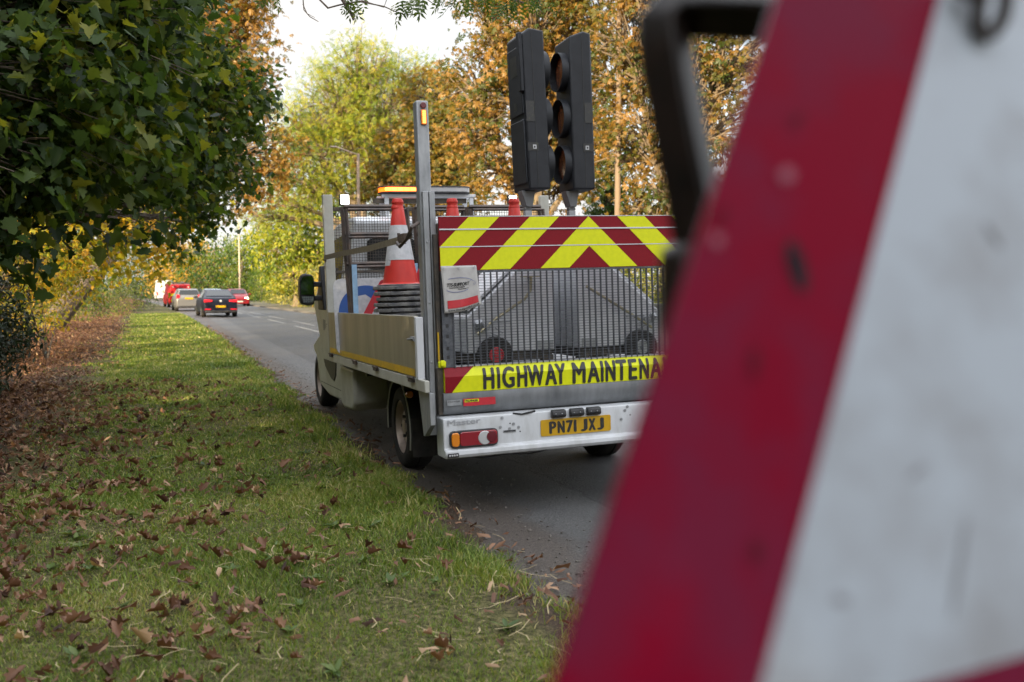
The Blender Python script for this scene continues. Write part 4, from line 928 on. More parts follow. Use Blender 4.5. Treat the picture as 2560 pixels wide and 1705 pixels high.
p = px_at(506, 118)
vehicle('small distant dark car in the oncoming lane beyond the pale blue one', p, math.pi + head_of(p.y) + .1, M['navy'], 3.95, 1.74, 1.60, hatch, 'oncoming_car', extras=x5)
# ------------------------------------------------------------------ vegetation
def np_mesh(name, V, F, mats, tint=None, parent=None, smooth=False):
    # F: list of (k, array of shape (n, k)) face groups
    me = bpy.data.meshes.new(name); me.vertices.add(len(V)); me.vertices.foreach_set('co', np.ascontiguousarray(V, np.float32).ravel())
    loops = np.concatenate([f.ravel() for f in F]).astype(np.int32); tot = np.concatenate([np.full(len(f), f.shape[1], np.int32) for f in F]); st = np.concatenate([[0], np.cumsum(tot)[:-1]]).astype(np.int32)
    me.loops.add(len(loops)); me.loops.foreach_set('vertex_index', loops)
    me.polygons.add(len(tot)); me.polygons.foreach_set('loop_start', st); me.polygons.foreach_set('loop_total', tot)
    if tint is not None:
        a = me.attributes.new('tint', 'FLOAT', 'POINT'); a.data.foreach_set('value', np.ascontiguousarray(tint, np.float32))
    me.update(calc_edges=True); me.materials.append(mats)
    o = bpy.data.objects.new(name, me); col.objects.link(o)
    if parent: o.parent = parent
    return o
def half(pts):   # leaf outline of the right half -> verts of both halves with a fold and a droop
    return pts
MAPLE = [(.0, .0), (-.10, .14), (.06, .30), (.02, .50), (.30, .36), (.36, .56), (.52, .44), (.58, .26), (.78, .24), (1.0, .0)]
OVAL = [(0, 0), (.22, .16), (.55, .20), (.82, .11), (1.0, 0)]
RHOMB = [(0, 0), (.45, .26), (1.0, 0)]
def leaf_template(kind):
    V, F = [], []
    def add(outline, ang=0, sc_=1.0, fold=.35, droop=.18, org=(0, 0)):
        b = len(V); n = len(outline); ca, sa = math.cos(ang), math.sin(ang)
        def put(u, v):
            z = abs(v) * fold - droop * u * u; u, v = u * sc_, v * sc_; V.append((org[0] + u * ca - v * sa, org[1] + u * sa + v * ca, z * sc_))
        for u, v in outline: put(u, v)
        for u, v in outline[1:-1]: put(u, -v)
        F.append(tuple(b + i for i in range(n))); F.append(tuple([b + n - 1] + [b + n + i for i in reversed(range(n - 2))] + [b]) if n > 3 else (b + n - 1, b + n, b))
    if kind == 'maple': add(MAPLE)
    elif kind == 'oval': add(OVAL)
    elif kind == 'rhomb': add(RHOMB)
    elif kind == 'palm':
        for a in (-1.5, -.75, 0, .75, 1.5): 
            b = len(V); l = 1.0 - .18 * abs(a); ca, sa = math.cos(a), math.sin(a); d = -.28 - .06 * abs(a)
            for u, v, z in ((0, 0, 0), (.62 * l, .17, .5 * d), (l, 0, d), (.62 * l, -.17, .5 * d)): V.append((u * ca - v * sa, u * sa + v * ca, z))
            F.append((b, b + 1, b + 2, b + 3))
    elif kind == 'pinnate':
        for i in range(4):
            for s in (-1, 1):
                b = len(V); u0 = .15 + .2 * i
                for u, v, z in ((u0, 0, 0), (u0 + .13, s * .12, -.02), (u0 + .20, s * .34, -.08), (u0 + .03, s * .18, -.02)): V.append((u, v, z - .12 * u * u))
                F.append((b, b + 1, b + 2, b + 3) if s < 0 else (b + 3, b + 2, b + 1, b))
        b = len(V)
        for u, v, z in ((.85, 0, 0), (1.0, .07, 0), (1.2, 0, -.05), (1.0, -.07, 0)): V.append((u, v, z - .12 * u * u))
        F.append((b, b + 1, b + 2, b + 3))
    return np.array(V), F
TPL = {k: leaf_template(k) for k in ('maple', 'oval', 'rhomb', 'palm', 'pinnate')}
def crumple(kind, seed):
    T, F = TPL[kind]; r = np.random.default_rng(seed); T = T.copy()
    T[:, 2] = 1.3 * np.abs(T[:, 1]) + .8 * (T[:, 0] - .45) ** 2 + r.normal(0, .07, len(T)); T[:, 1] *= .62; return T, F
for q_, (k_, s_) in {'dead1': ('maple', 1), 'dead2': ('oval', 2), 'dead3': ('maple', 5)}.items(): TPL[q_] = crumple(k_, s_)
def leaves(name, P, D, Nn, S, kind, mat, tint, parent=None):
    T, F = TPL[kind]; n = len(P); k = len(T)
    D = D / np.linalg.norm(D, axis=1, keepdims=True); Vv = np.cross(Nn, D); Vv /= np.linalg.norm(Vv, axis=1, keepdims=True) + 1e-9; Wn = np.cross(D, Vv)
    rj = np.random.default_rng(n); wa = .68 + .45 * rj.random((n, 1, 1)); wb = (2.6 * rj.random((n, 1, 1)) - .6) if kind in ('maple', 'oval') else 1.0
    V = P[:, None, :] + S[:, None, None] * (T[None, :, 0, None] * D[:, None] + wa * T[None, :, 1, None] * Vv[:, None] + wb * T[None, :, 2, None] * Wn[:, None])
    groups = {}
    for f in F: groups.setdefault(len(f), []).append(f)
    off = (np.arange(n) * k)[:, None, None]
    FF = [(np.array(g)[None] + off).reshape(-1, kk) for kk, g in groups.items()]
    return np_mesh(name, V.reshape(-1, 3), FF, mat, np.repeat(tint, k), parent)
def tree(name, label, cat, base, clumps, per, nl, spread, size, kind, mat, group=None, tr=.22, seed=1, droop=.5, bark='bark', twigs=.5, trunk_to=None, shell=.55, tint_c=.5, tint_s=.34, limb_r=.055, zmin=.25, no_trunk=False):
    # crown = twig clusters inside ellipsoid clumps; each cluster carries nl leaves
    r = np.random.default_rng(seed); base = Vector(base)
    e = empty(name, base, None, label, cat, group); B = np.array(base)
    Cs = np.array([c[0] for c in clumps]); Rs = np.array([c[1] if hasattr(c[1], '__len__') else (c[1],) * 3 for c in clumps], float)
    vol = np.prod(Rs, axis=1) ** .8; cnt = np.maximum(2, (per * vol / vol.mean()).astype(int))
    tb = MB(); top = Vector(trunk_to) if trunk_to is not None else Vector(tuple(Cs.mean(0))) + Vector((0, 0, 0))
    hgt = max(top.z - base.z, .5)
    trunk = []
    for i in range(7):
        t = i / 6; p = base.lerp(top, t); p.x += .02 * hgt * math.sin(3.1 * t + seed); p.y += .02 * hgt * math.cos(2.7 * t + seed * 2); trunk.append(p)
    rl = [tr * (1.25 if i == 0 else 1) * (1 - .62 * i / 6) for i in range(7)]
    if not no_trunk: tb.tube([p - base for p in trunk], rl, 9)
    cl_pos, cl_out = [], []
    for ci in range(len(Cs)):
        c = Vector(tuple(Cs[ci])); t0 = .35 + .6 * r.random(); s0 = base.lerp(top, t0) if not no_trunk else base
        if c.z < s0.z: s0 = base.lerp(top, min(t0, max(.25, (c.z - base.z) / hgt * .8))) if not no_trunk else base
        mid = s0.lerp(c, .5) + Vector((r.normal(0, .04), r.normal(0, .04), .10)) * (c - s0).length
        lr = limb_r * (.7 + .6 * r.random())
        path = [s0.lerp(mid, t).lerp(mid.lerp(c, t), t) for t in (0, .25, .5, .75, 1)]
        tb.tube([p - base for p in path], [lr * 1.5, lr * 1.25, lr, lr * .75, lr * .5], 6)
        m = cnt[ci]; d = r.normal(size=(m, 3)); d /= np.linalg.norm(d, axis=1, keepdims=True)
        rad = (shell + (1 - shell) * r.random(m)) ** .6 * (1 + .12 * r.normal(size=m)); pos = Cs[ci] + d * rad[:, None] * Rs[ci]
        ok = pos[:, 2] > zmin; pos, d = pos[ok], d[ok]
        cl_pos.append(pos); cl_out.append(d)
        for j in range(len(pos)):
            if r.random() < twigs:
                q = Vector(tuple(pos[j])); s1 = path[2].lerp(c, r.random()); md = s1.lerp(q, .55) + Vector((0, 0, .12)) * (q - s1).length
                tb.tube([s1 - base, md - base, q - base], [lr * .42, lr * .26, lr * .12], 4, cap=False)
    tb.build('trunk', M[bark], e, smooth=True)
    cp_, co_ = np.concatenate(cl_pos), np.concatenate(cl_out); m = len(cp_)
    cm = np.repeat(cp_, nl, 0); ou = np.repeat(co_, nl, 0); K = len(cm)
    P = cm + r.normal(size=(K, 3)) * np.array([spread, spread, spread * .62])
    D = r.normal(size=(K, 3)) + ou * .5; D[:, 2] -= droop; Nn = r.normal(size=(K, 3)) * .55 + np.array([0, 0, 1.0]) + ou * .35
    S = size * (.5 + .75 * r.random(K)); ti = np.clip(np.repeat(r.normal(tint_c, tint_s * .85, m), nl) + r.normal(0, tint_s * .35, K) + (r.random(K) < .04) * .4, 0, 1)
    leaves('crown', P - B, D, Nn, S, kind, mat, ti, e); return e
def cl(*items):
    o = []
    for (px, py, Z, r) in items: o.append((tuple(at(px, py, Z)), r))
    return o
LM = {}
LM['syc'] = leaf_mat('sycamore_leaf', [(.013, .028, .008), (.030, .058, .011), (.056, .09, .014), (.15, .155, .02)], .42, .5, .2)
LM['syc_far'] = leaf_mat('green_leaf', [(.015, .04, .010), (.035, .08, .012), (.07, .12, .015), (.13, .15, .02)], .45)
LM['ash'] = leaf_mat('ash_leaf', [(.06, .11, .012), (.15, .20, .02), (.26, .28, .03), (.36, .32, .045)], .5)
LM['chest'] = leaf_mat('chestnut_leaf', [(.04, .065, .012), (.11, .10, .02), (.215, .115, .022), (.30, .175, .05)], .5)
LM['mix'] = leaf_mat('sunglow_turning_leaf', [(.05, .09, .010), (.17, .19, .016), (.33, .28, .025), (.42, .25, .025)], .62)  # turning leaves with yellow sun glow put into their colour
LM['olive'] = leaf_mat('olive_leaf', [(.035, .06, .012), (.085, .095, .016), (.16, .12, .02), (.24, .14, .025)], .5)
LM['gold'] = leaf_mat('golden_leaf', [(.20, .13, .02), (.32, .18, .02), (.40, .24, .03), (.45, .30, .06)], .5)
LM['hedge'] = leaf_mat('hedge_leaf', [(.04, .07, .012), (.11, .14, .022), (.20, .20, .04), (.33, .29, .09)], .45)
LM['ivy'] = leaf_mat('ivy_leaf', [(.007, .016, .008), (.014, .028, .012), (.026, .04, .018), (.055, .06, .035)], .2, .45, .3)
LM['litter'] = leaf_mat('fallen_leaf', [(.03, .012, .008), (.10, .045, .024), (.21, .11, .065), (.40, .27, .16)], .15, .6, .3)
LM['grass'] = leaf_mat('grass_blade', [(.046, .078, .014), (.110, .170, .022), (.19, .235, .04), (.42, .36, .17)], .35, .5, .3, tcol=1.0)
# left hand row: sycamores whose boughs hang over the verge
GL = 'sycamores along the left of the verge'
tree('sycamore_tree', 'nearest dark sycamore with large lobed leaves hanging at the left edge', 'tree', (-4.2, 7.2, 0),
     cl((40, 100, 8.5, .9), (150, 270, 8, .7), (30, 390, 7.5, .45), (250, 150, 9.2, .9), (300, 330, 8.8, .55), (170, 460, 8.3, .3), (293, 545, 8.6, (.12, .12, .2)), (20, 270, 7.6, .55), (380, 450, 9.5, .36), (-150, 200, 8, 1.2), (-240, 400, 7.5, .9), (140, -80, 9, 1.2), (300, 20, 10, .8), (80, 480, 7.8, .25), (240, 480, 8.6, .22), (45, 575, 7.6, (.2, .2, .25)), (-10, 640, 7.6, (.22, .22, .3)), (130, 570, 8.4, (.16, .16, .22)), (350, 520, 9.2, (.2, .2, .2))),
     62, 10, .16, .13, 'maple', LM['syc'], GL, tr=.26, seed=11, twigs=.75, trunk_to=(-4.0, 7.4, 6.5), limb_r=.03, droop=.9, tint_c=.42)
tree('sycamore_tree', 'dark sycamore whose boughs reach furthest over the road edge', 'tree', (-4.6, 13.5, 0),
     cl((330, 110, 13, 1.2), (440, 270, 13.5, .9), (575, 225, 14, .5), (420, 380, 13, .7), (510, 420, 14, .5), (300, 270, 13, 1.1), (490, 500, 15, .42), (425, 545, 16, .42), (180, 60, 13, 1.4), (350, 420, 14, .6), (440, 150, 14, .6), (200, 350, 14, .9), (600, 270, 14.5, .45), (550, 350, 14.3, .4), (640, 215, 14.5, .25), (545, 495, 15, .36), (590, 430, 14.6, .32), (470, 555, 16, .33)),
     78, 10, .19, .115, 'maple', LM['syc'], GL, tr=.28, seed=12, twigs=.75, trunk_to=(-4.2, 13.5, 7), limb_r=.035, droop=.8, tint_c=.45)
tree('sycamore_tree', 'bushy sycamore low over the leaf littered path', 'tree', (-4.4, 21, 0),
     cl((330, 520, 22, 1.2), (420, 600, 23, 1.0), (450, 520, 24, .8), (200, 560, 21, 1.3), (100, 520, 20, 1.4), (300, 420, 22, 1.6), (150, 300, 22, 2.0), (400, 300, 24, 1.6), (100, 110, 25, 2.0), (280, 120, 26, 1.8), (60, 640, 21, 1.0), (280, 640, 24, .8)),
     80, 10, .27, .15, 'maple', LM['mix'], GL, tr=.25, seed=13, twigs=.3, limb_r=.04, tint_c=.6)  # yellow leaf colour here imitates sunlit foliage
GB = 'low bushes under the sycamores'
def bush(label, items, per, nl, spread, size, kind, mat, seed, name='bush', group=GB, cat='bush', **k):
    c = cl(*items); b = Vector(c[0][0]); b.z = .05
    return tree(name, label, cat, b, c, per, nl, spread, size, kind, mat, group, tr=.05, seed=seed, limb_r=.012, twigs=.3, zmin=.02, no_trunk=True, **k)
bush('ivy covered bush at the bottom left edge of the path', [(-50, 770, 13.5, (.6, .8, .75)), (15, 850, 13.2, (.38, .6, .45)), (-80, 900, 12.5, (.5, .6, .6))], 190, 9, .1, .085, 'oval', LM['ivy'], 21)
bush('yellow and green bush beneath the low sycamore boughs', [(110, 650, 19, (.8, 1.2, .6)), (200, 700, 20.5, (.5, 1.0, .5)), (50, 640, 17.5, (.8, 1.0, .7)), (110, 780, 18.8, (.4, .7, .4))], 70, 9, .18, .12, 'oval', LM['mix'], 22, tint_c=.55)
wall = [(-4.2, 19, 1.1, 'mix', .55, 'yellow green bush at the start of the bush wall'), (-4.4, 22.5, 1.3, 'syc_far', .6, 'dark green and yellow bush beside the leaf littered path'), (-4.3, 26, 1.3, 'mix', .75, 'bush with sun glow put into its yellow leaf colour halfway along the path'),
        (-4.2, 30, 1.4, 'syc_far', .8, 'green bush between two yellow ones along the path'), (-4.2, 34.5, 1.4, 'mix', .7, 'brown leaved bush along the path'), (-4.0, 39.5, 1.5, 'olive', .45, 'olive bush towards the end of the path'),
        (-3.6, 45.5, 1.5, 'hedge', .25, 'grey green bush where the verge narrows'), (-2.7, 52, 1.5, 'syc_far', .5, 'dark bush spilling onto the narrow verge'), (-1.5, 60, 1.5, 'hedge', .2, 'low scrubby bush at the road edge'), (-.7, 70, 1.7, 'syc_far', .4, 'green bush overhanging the road edge near the white van')]
for i, (lx, s, r, mt, tc_, lb) in enumerate(wall):  # yellower tints put sun glow into the leaf colour
    x, y = lx + road_shift(s), s; b = Vector((x, y, .05))
    tree('bush', lb, 'bush', b, [((x, y, r * .8), (r * .75, r * 1.15, r * .9)), ((x - .4 * r, y + .2 * r, r * 1.7), (r * .9, r * 1.1, r)), ((x + .25 * r, y - .6 * r, r * .55), (r * .6, r * .8, r * .6)), ((x - .2, y, r * 2.5), (r * .8, r * 1.0, r * .8)), ((x - .1, y, r * 3.2), (r * .7, r * .9, r * .6))],
         95, 9, .24, .12, 'oval', LM[mt], GB, tr=.05, seed=120 + i, limb_r=.014, twigs=.5, zmin=.03, no_trunk=True, tint_c=tc_)
# second row further left, sunlit and glimpsed through the gaps
tree('chestnut_tree', 'tall orange chestnut glowing behind the sycamores with bare twigs against the sky', 'tree', tuple(Vector((-3.8, 37, 0))),
     cl((520, 20, 36, 2.0), (590, 110, 36, 1.5), (560, 230, 36, 1.6), (640, 200, 36, .7), (650, 300, 37, .7), (470, 160, 38, 2.2), (690, 370, 37, .9), (730, 350, 36, .6), (640, 440, 38, 1.1), (600, 510, 39, .9), (460, 350, 38, 2.2), (380, 200, 38, 2.6), (540, -120, 36, 2.4), (400, 480, 38, 1.9), (680, 410, 38, .7), (625, 20, 36, .8)),
     95, 12, .32, .19, 'palm', LM['chest'], 'autumn chestnut trees', tr=.35, seed=31, twigs=.7, limb_r=.07, droop=1.0, tint_c=.62)
# the row continues out of the picture at left and behind, and keeps this end of the road in shade
for i in range(11):
    x, y, h = -6.3 + .5 * math.sin(i * 2.1), -19 + i * 3.1, 8.6 + .5 * math.sin(i * 1.7)
    tree('sycamore_tree', 'unseen sycamore added behind the row to close gaps in its shade', 'tree', (x, y, 0),
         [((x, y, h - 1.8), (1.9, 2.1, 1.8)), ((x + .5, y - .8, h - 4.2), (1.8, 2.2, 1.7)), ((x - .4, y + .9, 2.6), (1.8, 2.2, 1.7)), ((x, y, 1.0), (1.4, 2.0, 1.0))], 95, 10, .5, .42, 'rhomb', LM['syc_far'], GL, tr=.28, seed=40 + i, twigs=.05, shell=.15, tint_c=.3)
for i in range(7):  # second line of unseen trees, added to block sun leaking between the crowns
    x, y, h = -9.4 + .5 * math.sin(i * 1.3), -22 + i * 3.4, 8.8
    tree('sycamore_tree', 'unseen sycamore added behind the row to close gaps in its shade', 'tree', (x, y, 0),
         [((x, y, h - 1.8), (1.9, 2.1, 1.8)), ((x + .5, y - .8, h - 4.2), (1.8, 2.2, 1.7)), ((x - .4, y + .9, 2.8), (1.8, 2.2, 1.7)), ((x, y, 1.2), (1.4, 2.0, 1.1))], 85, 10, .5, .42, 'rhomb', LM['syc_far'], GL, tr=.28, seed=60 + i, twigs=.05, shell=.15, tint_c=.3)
# the road's right side
tree('ash_tree', 'tall yellow green ash tree rising beyond the truck', 'tree', tuple(at(905, 700, 62) * 1.0 - Vector((0, 0, at(905, 700, 62).z))),
     cl((900, 190, 62, 2.6), (930, 150, 62, 1.6), (850, 270, 62, 3.0), (780, 310, 62, 2.4), (730, 300, 62, 1.4), (960, 280, 62, 3.0), (900, 380, 62, 3.0), (800, 400, 61, 2.4), (720, 390, 60, 1.6), (1040, 200, 64, 2.0), (1050, 300, 64, 2.6), (820, 200, 62, 1.2), (690, 500, 60, 1.6), (640, 540, 60, 1.0), (760, 480, 61, 2.0), (980, 420, 62, 2.4), (690, 440, 60, 1.0)),
     110, 12, .45, .34, 'pinnate', LM['ash'], None, tr=.5, seed=51, twigs=.55, limb_r=.13, bark='twig', droop=.4, trunk_to=tuple(at(890, 330, 62)), tint_c=.5)
tree('chestnut_tree', 'olive brown chestnut behind the steel lift column', 'tree', tuple(on_ground(1060, 800).xy * .0 + at(1060, 722, 44).xy) + (0,),
     cl((1000, 430, 44, 1.5), (1080, 350, 44, 1.8), (960, 480, 44, 1.0), (1130, 440, 44, 1.5), (1060, 480, 43, 1.3), (1150, 320, 45, 1.6), (1020, 360, 45, 1.4), (1090, 250, 46, 1.6), (1170, 480, 43, 1.0)),
     105, 12, .3, .2, 'palm', LM['olive'], 'autumn chestnut trees', tr=.3, seed=52, twigs=.6, limb_r=.10, droop=1.0, tint_c=.62)
tree('chestnut_tree', 'orange chestnut behind the signal heads, bright sky through its crown', 'tree', tuple(at(1330, 722, 31).xy) + (0,),
     cl((1190, 210, 31, 1.1), (1250, 110, 31, 1.2), (1180, 330, 31, 1.0), (1290, 250, 30, 1.3), (1230, 420, 31, .9), (1330, 60, 30, 1.4), (1380, 200, 30, 1.2), (1430, 90, 31, 1.4), (1360, 360, 31, 1.2), (1470, 300, 31, 1.3), (1450, 420, 32, 1.1), (1210, 20, 31, 1.0), (1300, 460, 31, .8), (1280, -120, 31, 2), (1450, -80, 31, 2), (1400, 480, 32, .8)),
     82, 11, .25, .165, 'palm', LM['chest'], 'autumn chestnut trees', tr=.3, seed=53, twigs=.8, limb_r=.10, bark='twig', droop=1.0, trunk_to=tuple(at(1340, 200, 31)), tint_c=.5)
tree('chestnut_tree', 'thinning brown chestnut at the right, between pole and sign frame', 'tree', tuple(at(1680, 722, 27).xy) + (0,),
     cl((1560, 80, 27, 1.1), (1640, 160, 27, 1.1), (1740, 210, 27, 1.2), (1600, 290, 27, 1.0), (1700, 380, 27, 1.0), (1520, 210, 28, 1.0), (1560, 400, 28, .9), (1850, 130, 27, 1.3), (1640, 480, 27, .8), (1800, 330, 27, 1.2), (1700, 60, 27, 1.3), (1620, -80, 27, 1.6), (1590, 520, 28, .6), (1720, 510, 27, .8)),
     62, 10, .24, .155, 'palm', LM['chest'], 'autumn chestnut trees', tr=.3, seed=54, twigs=.95, limb_r=.10, bark='twig', droop=1.0, trunk_to=tuple(at(1690, 200, 27)), tint_c=.38)
tree('ivy_tree', 'ivy clad trunk standing just behind the wooden pole', 'tree', tuple(at(1510, 722, 34).xy) + (0,),
     cl((1510, 500, 34, (.7, .7, 1.2)), (1520, 400, 34, (.7, .7, 1.2)), (1500, 600, 34, (.7, .7, 1.2)), (1580, 520, 34, .8), (1510, 310, 34, (.5, .5, .9))),
     130, 9, .16, .16, 'oval', LM['syc_far'], None, tr=.2, seed=55, twigs=.2, tint_c=.4)
GR = 'sunlit hedge bushes across the road'
hz = [(11.4, 24, 1.2, 'hedge', .6, 'sunlit yellow green bush seen through the right of the grille'), (12.0, 29, 1.2, 'hedge', .4, 'bush behind the trailers, seen above their white lids'),
      (11.6, 34, 1.2, 'mix', .4, 'bush behind the left signal mast'), (11.6, 39, 1.2, 'hedge', .4, 'bush hidden behind the banner'), (11.7, 44, 1.4, 'mix', .4, 'bush behind the steel column'),
      (11.6, 50, 1.4, 'hedge', .5, 'bush behind the cone stack'), (11.7, 56, 1.5, 'hedge', .5, 'bush behind the headboard mesh'), (11.4, 62, 1.4, 'hedge', .6, 'pale bush right behind the wing mirror'),
      (11.5, 68, 1.4, 'gold', .4, 'golden brown bush just left of the wing mirror'), (11.2, 74, 1.5, 'hedge', .85, 'bright yellow bush in full sun by the far kerb'), (11.4, 80, 1.4, 'syc_far', .4, 'dark green bush among the golden hedge'),
      (11.3, 87, 1.6, 'hedge', .7, 'yellow green bush behind the oncoming red car'), (11.4, 95, 1.6, 'hedge', .5, 'olive bush left of the far lamp post'), (11.4, 104, 1.9, 'syc_far', .6, 'green bush at the foot of the far trees')]
for i, (lx, s, r, mt, tc_, lb) in enumerate(hz):
    p = Vector((lx + .7 + road_shift(s), s, 0)); b = Vector((p.x, p.y, .1))
    tree('hedge_bush', lb, 'bush', b, [((p.x, p.y, r * .9), (r * .9, r * 1.5, r * 1.1)), ((p.x + .9 * r, p.y + r, r * 1.3), (r * .8, r * 1.2, r)), ((p.x + .2, p.y - r, r * .7), (r * .7, r * 1.1, r * .8)), ((p.x + .6, p.y + .2, r * 1.7), (r * .55, r * .9, r * .7))],
         70, 11, .3, .19, 'oval', LM[mt], GR, tr=.06, seed=70 + i, twigs=.15, tint_c=tc_, zmin=.12, limb_r=.02)
ft = [((530, 680, 118), 4.2, 'syc_far', .45, 'dark green round tree beside the far lamp post'), ((470, 680, 140), 4.8, 'gold', .5, 'orange gold tree at the far bend'), ((600, 690, 112), 4.0, 'syc_far', .7, 'mid green tree right of the far lamp post'),
      ((665, 650, 118), 3.6, 'ash', .4, 'pale green tree above the oncoming car'), ((740, 590, 76), 3.0, 'ash', .5, 'thin pale tree with a forked trunk beside the headboard'), ((430, 700, 170), 4.5, 'syc_far', .3, 'blue green tree at the vanishing point'), ((560, 690, 150), 5, 'hedge', .4, 'olive tree far behind the lamp post'), ((370, 700, 150), 5, 'syc_far', .3, 'dark tree closing the road at far left'),
      ((820, 560, 80), 4, 'syc_far', .6, 'green tree behind the ash trunk'), ((480, 690, 190), 6, 'mix', .3, 'low dark trees behind the red van')]
for i, (lx, s, r, mt, tc_, lb) in enumerate(((-5.6, 66, 2.6, 'syc_far', .35, 'dark tree closing the end of the bush wall'), (-7.5, 76, 3.4, 'syc_far', .2, 'dark tree behind the scrubby bushes at the bend'), (-10, 90, 4.5, 'syc_far', .3, 'large dark tree beyond the bushes at the bend'), (-8, 104, 4.5, 'mix', .3, 'olive tree beyond the bushes by the white van'), (-15, 84, 5, 'syc_far', .25, 'furthest left dark tree beyond the bush wall'))):
    x, y = lx + road_shift(s), s
    tree('distant_tree', lb, 'tree', (x, y, 0), [((x, y, r * 1.0), (r, r, r)), ((x + .5 * r, y, r * .5), (r * .8, r * .8, r * .5)), ((x - .5 * r, y - .3 * r, r * .6), (r * .8, r * .8, r * .6)), ((x, y, r * 1.8), (r * .7, r * .7, r * .6))],
         80, 11, r * .13, .32 + r * .03, 'rhomb', LM[mt], 'trees at the far bend', tr=.25, seed=140 + i, twigs=.1, tint_c=tc_, limb_r=.08)
for i, ((px, py, Z), r, mt, tc_, lb) in enumerate(ft):
    p = at(px, py, Z); b = Vector((p.x, p.y, .0))
    tree('distant_tree', lb, 'tree', b, [((p.x, p.y, p.z), (r, r, r * .9)), ((p.x + .6 * r, p.y, p.z - .4 * r), (r * .7, r * .8, r * .6)), ((p.x - .6 * r, p.y, p.z - .3 * r), (r * .7, r * .8, r * .6)), ((p.x + .1 * r, p.y, p.z + .7 * r), (r * .55, r * .6, r * .5)), ((p.x - .1 * r, p.y, max(1.2, p.z - r)), (r * .8, r * .8, r * .5))],
         75, 11, r * .13, .32 + r * .035, 'rhomb', LM[mt], 'trees at the far bend', tr=.3, seed=90 + i, twigs=.15, tint_c=tc_, bark='twig' if mt == 'ash' else 'bark', limb_r=.09)
# twig overhead from an ash beside the camera
def P(px, py, Z=8.6): return at(px, py, Z)
e = empty('ash_bough', (-3.6, -1.2, 0), None, 'ash tree bough crossing the top of the sky with drooping leaflets', 'tree')
B = Vector((-3.6, -1.2, 0)); tb = MB()
tb.tube([Vector((0, 0, 0)), Vector((.2, .3, 2.5)), Vector((.6, 1.2, 5))], [.16, .13, .10], 9)
def tw(pts, r0, r1): n = len(pts); tb.tube([Vector(p) - B for p in pts], [r0 + (r1 - r0) * i / (n - 1) for i in range(n)], 6)
hub = P(830, -160, 8.2); tw([(-3.0, 0.0, 5), (-1.5, 4, 5.8), hub], .07, .03)
tw([hub, P(850, -10), P(880, 38), P(884, 50)], .02, .010); tw([hub, P(780, -20), P(820, 20), P(850, 12), P(905, 2), P(960, 18), P(968, -5)], .012, .004)
tw([P(900, 4), P(960, 16), P(1000, 34), P(1040, 38)], .007, .003); tw([hub, P(755, -30), P(760, 25), P(775, 42), P(796, 54)], .007, .003); tw([P(757, 10), P(768, 34), P(787, 44)], .004, .002); tw([hub, P(1000, -120), P(1120, -40), P(1250, -10), P(1320, 10)], .02, .006); tw([P(1040, -50), P(1070, 0), P(1095, 18)], .006, .003)
tb.build('trunk', M['bark'], e, smooth=True)
rl_ = np.random.default_rng(5); PP, DD = [], []
for (px, py, n, dx) in ((1010, 25, 6, 12), (1035, 15, 5, 10), (870, 15, 4, 8), (888, 25, 3, 6), (1110, 0, 6, 14), (1160, 5, 6, 20), (1240, 10, 10, 30), (1290, 20, 10, 30), (1330, 10, 8, 30), (680, -12, 5, 16), (880, -5, 6, 14), (1060, 10, 5, 10), (1200, -10, 8, 20)):
    for _ in range(n):
        PP.append(tuple(P(px + rl_.normal(0, dx), py - 18 + rl_.normal(0, 6), 8.6 + rl_.normal(0, .15)) - B)); DD.append((rl_.normal(0, .45), rl_.normal(0, .45), -1))
PP, DD = np.array(PP), np.array(DD); K = len(PP)
leaves('crown', PP, DD, rl_.normal(size=(K, 3)), .17 * (.7 + .5 * rl_.random(K)), 'pinnate', LM['syc'], np.clip(rl_.normal(.5, .2, K), 0, 1), e)
# ------------------------------------------------------------------ grass and fallen leaves
def shiftv(y): return np.where(y < 110, -.0003 * np.maximum(y - 12, 0) ** 2, -.0003 * 98 ** 2 - .0588 * (y - 110))
def patch(x, y): return np.sin(1.7 * x + .8 * y) * np.sin(2.3 * y - .6 * x) + .7 * np.sin(4.1 * x - 1.9 * y + 1) * np.sin(3.3 * y + x)
rgg = np.random.default_rng(77)
def sow(n, y0, y1, xlo, xhi, pw=1.0):
    y = y0 + (y1 - y0) * rgg.random(n) ** pw; x = xlo + (xhi - xlo) * rgg.random(n); return x, y
GX, GY = [], []
for n, y0, y1, pw in ((170000, 2.3, 7.5, 1.0), (130000, 7.5, 20, 1.5), (60000, 20, 60, 1.5)):
    x, y = sow(n, y0, y1, -2.6, 1.95, pw); GX.append(x); GY.append(y)
x = np.concatenate(GX); y = np.concatenate(GY)
edge_n = .22 * np.sin(y * 1.9) + .16 * np.sin(y * 5.1 + 1) + .10 * np.sin(y * 13.)
den = np.clip((1.80 + .35 * edge_n - x) * 4, 0, 1) * np.clip((x + 1.15 + .5 * edge_n + .2 * patch(x, y)) * 1.6 + .12, 0.03, 1) * np.clip(.95 + .45 * patch(x * 1.3, y * 1.3 + 2), .18, 1)
den = np.where((y < 7) & (x < -.7), np.maximum(den, .5), den)
bp_ = on_ground(1305, 1560); den = den * np.clip((np.hypot((x - bp_.x) * 1.2, (y - bp_.y) * .6) - .16) / .22, .06, 1); keep = rgg.random(len(x)) < den; x, y = x[keep], y[keep]; K = len(x)
edge = np.clip(1 - np.abs(x - 1.55 - .3 * edge_n[keep]) / .3, 0, 1)
dist = np.hypot(x, y); hgt = (.020 + .034 * rgg.random(K) ** 2.2) * (1 + .35 * np.clip(patch(x, y), -1, 1)) + .10 * edge * rgg.random(K) ** 2
hgt *= np.clip(dist / 14, 1, 1.6); wd = (.0016 + .0016 * rgg.random(K)) * np.clip(dist / 4.5, .9, 7)
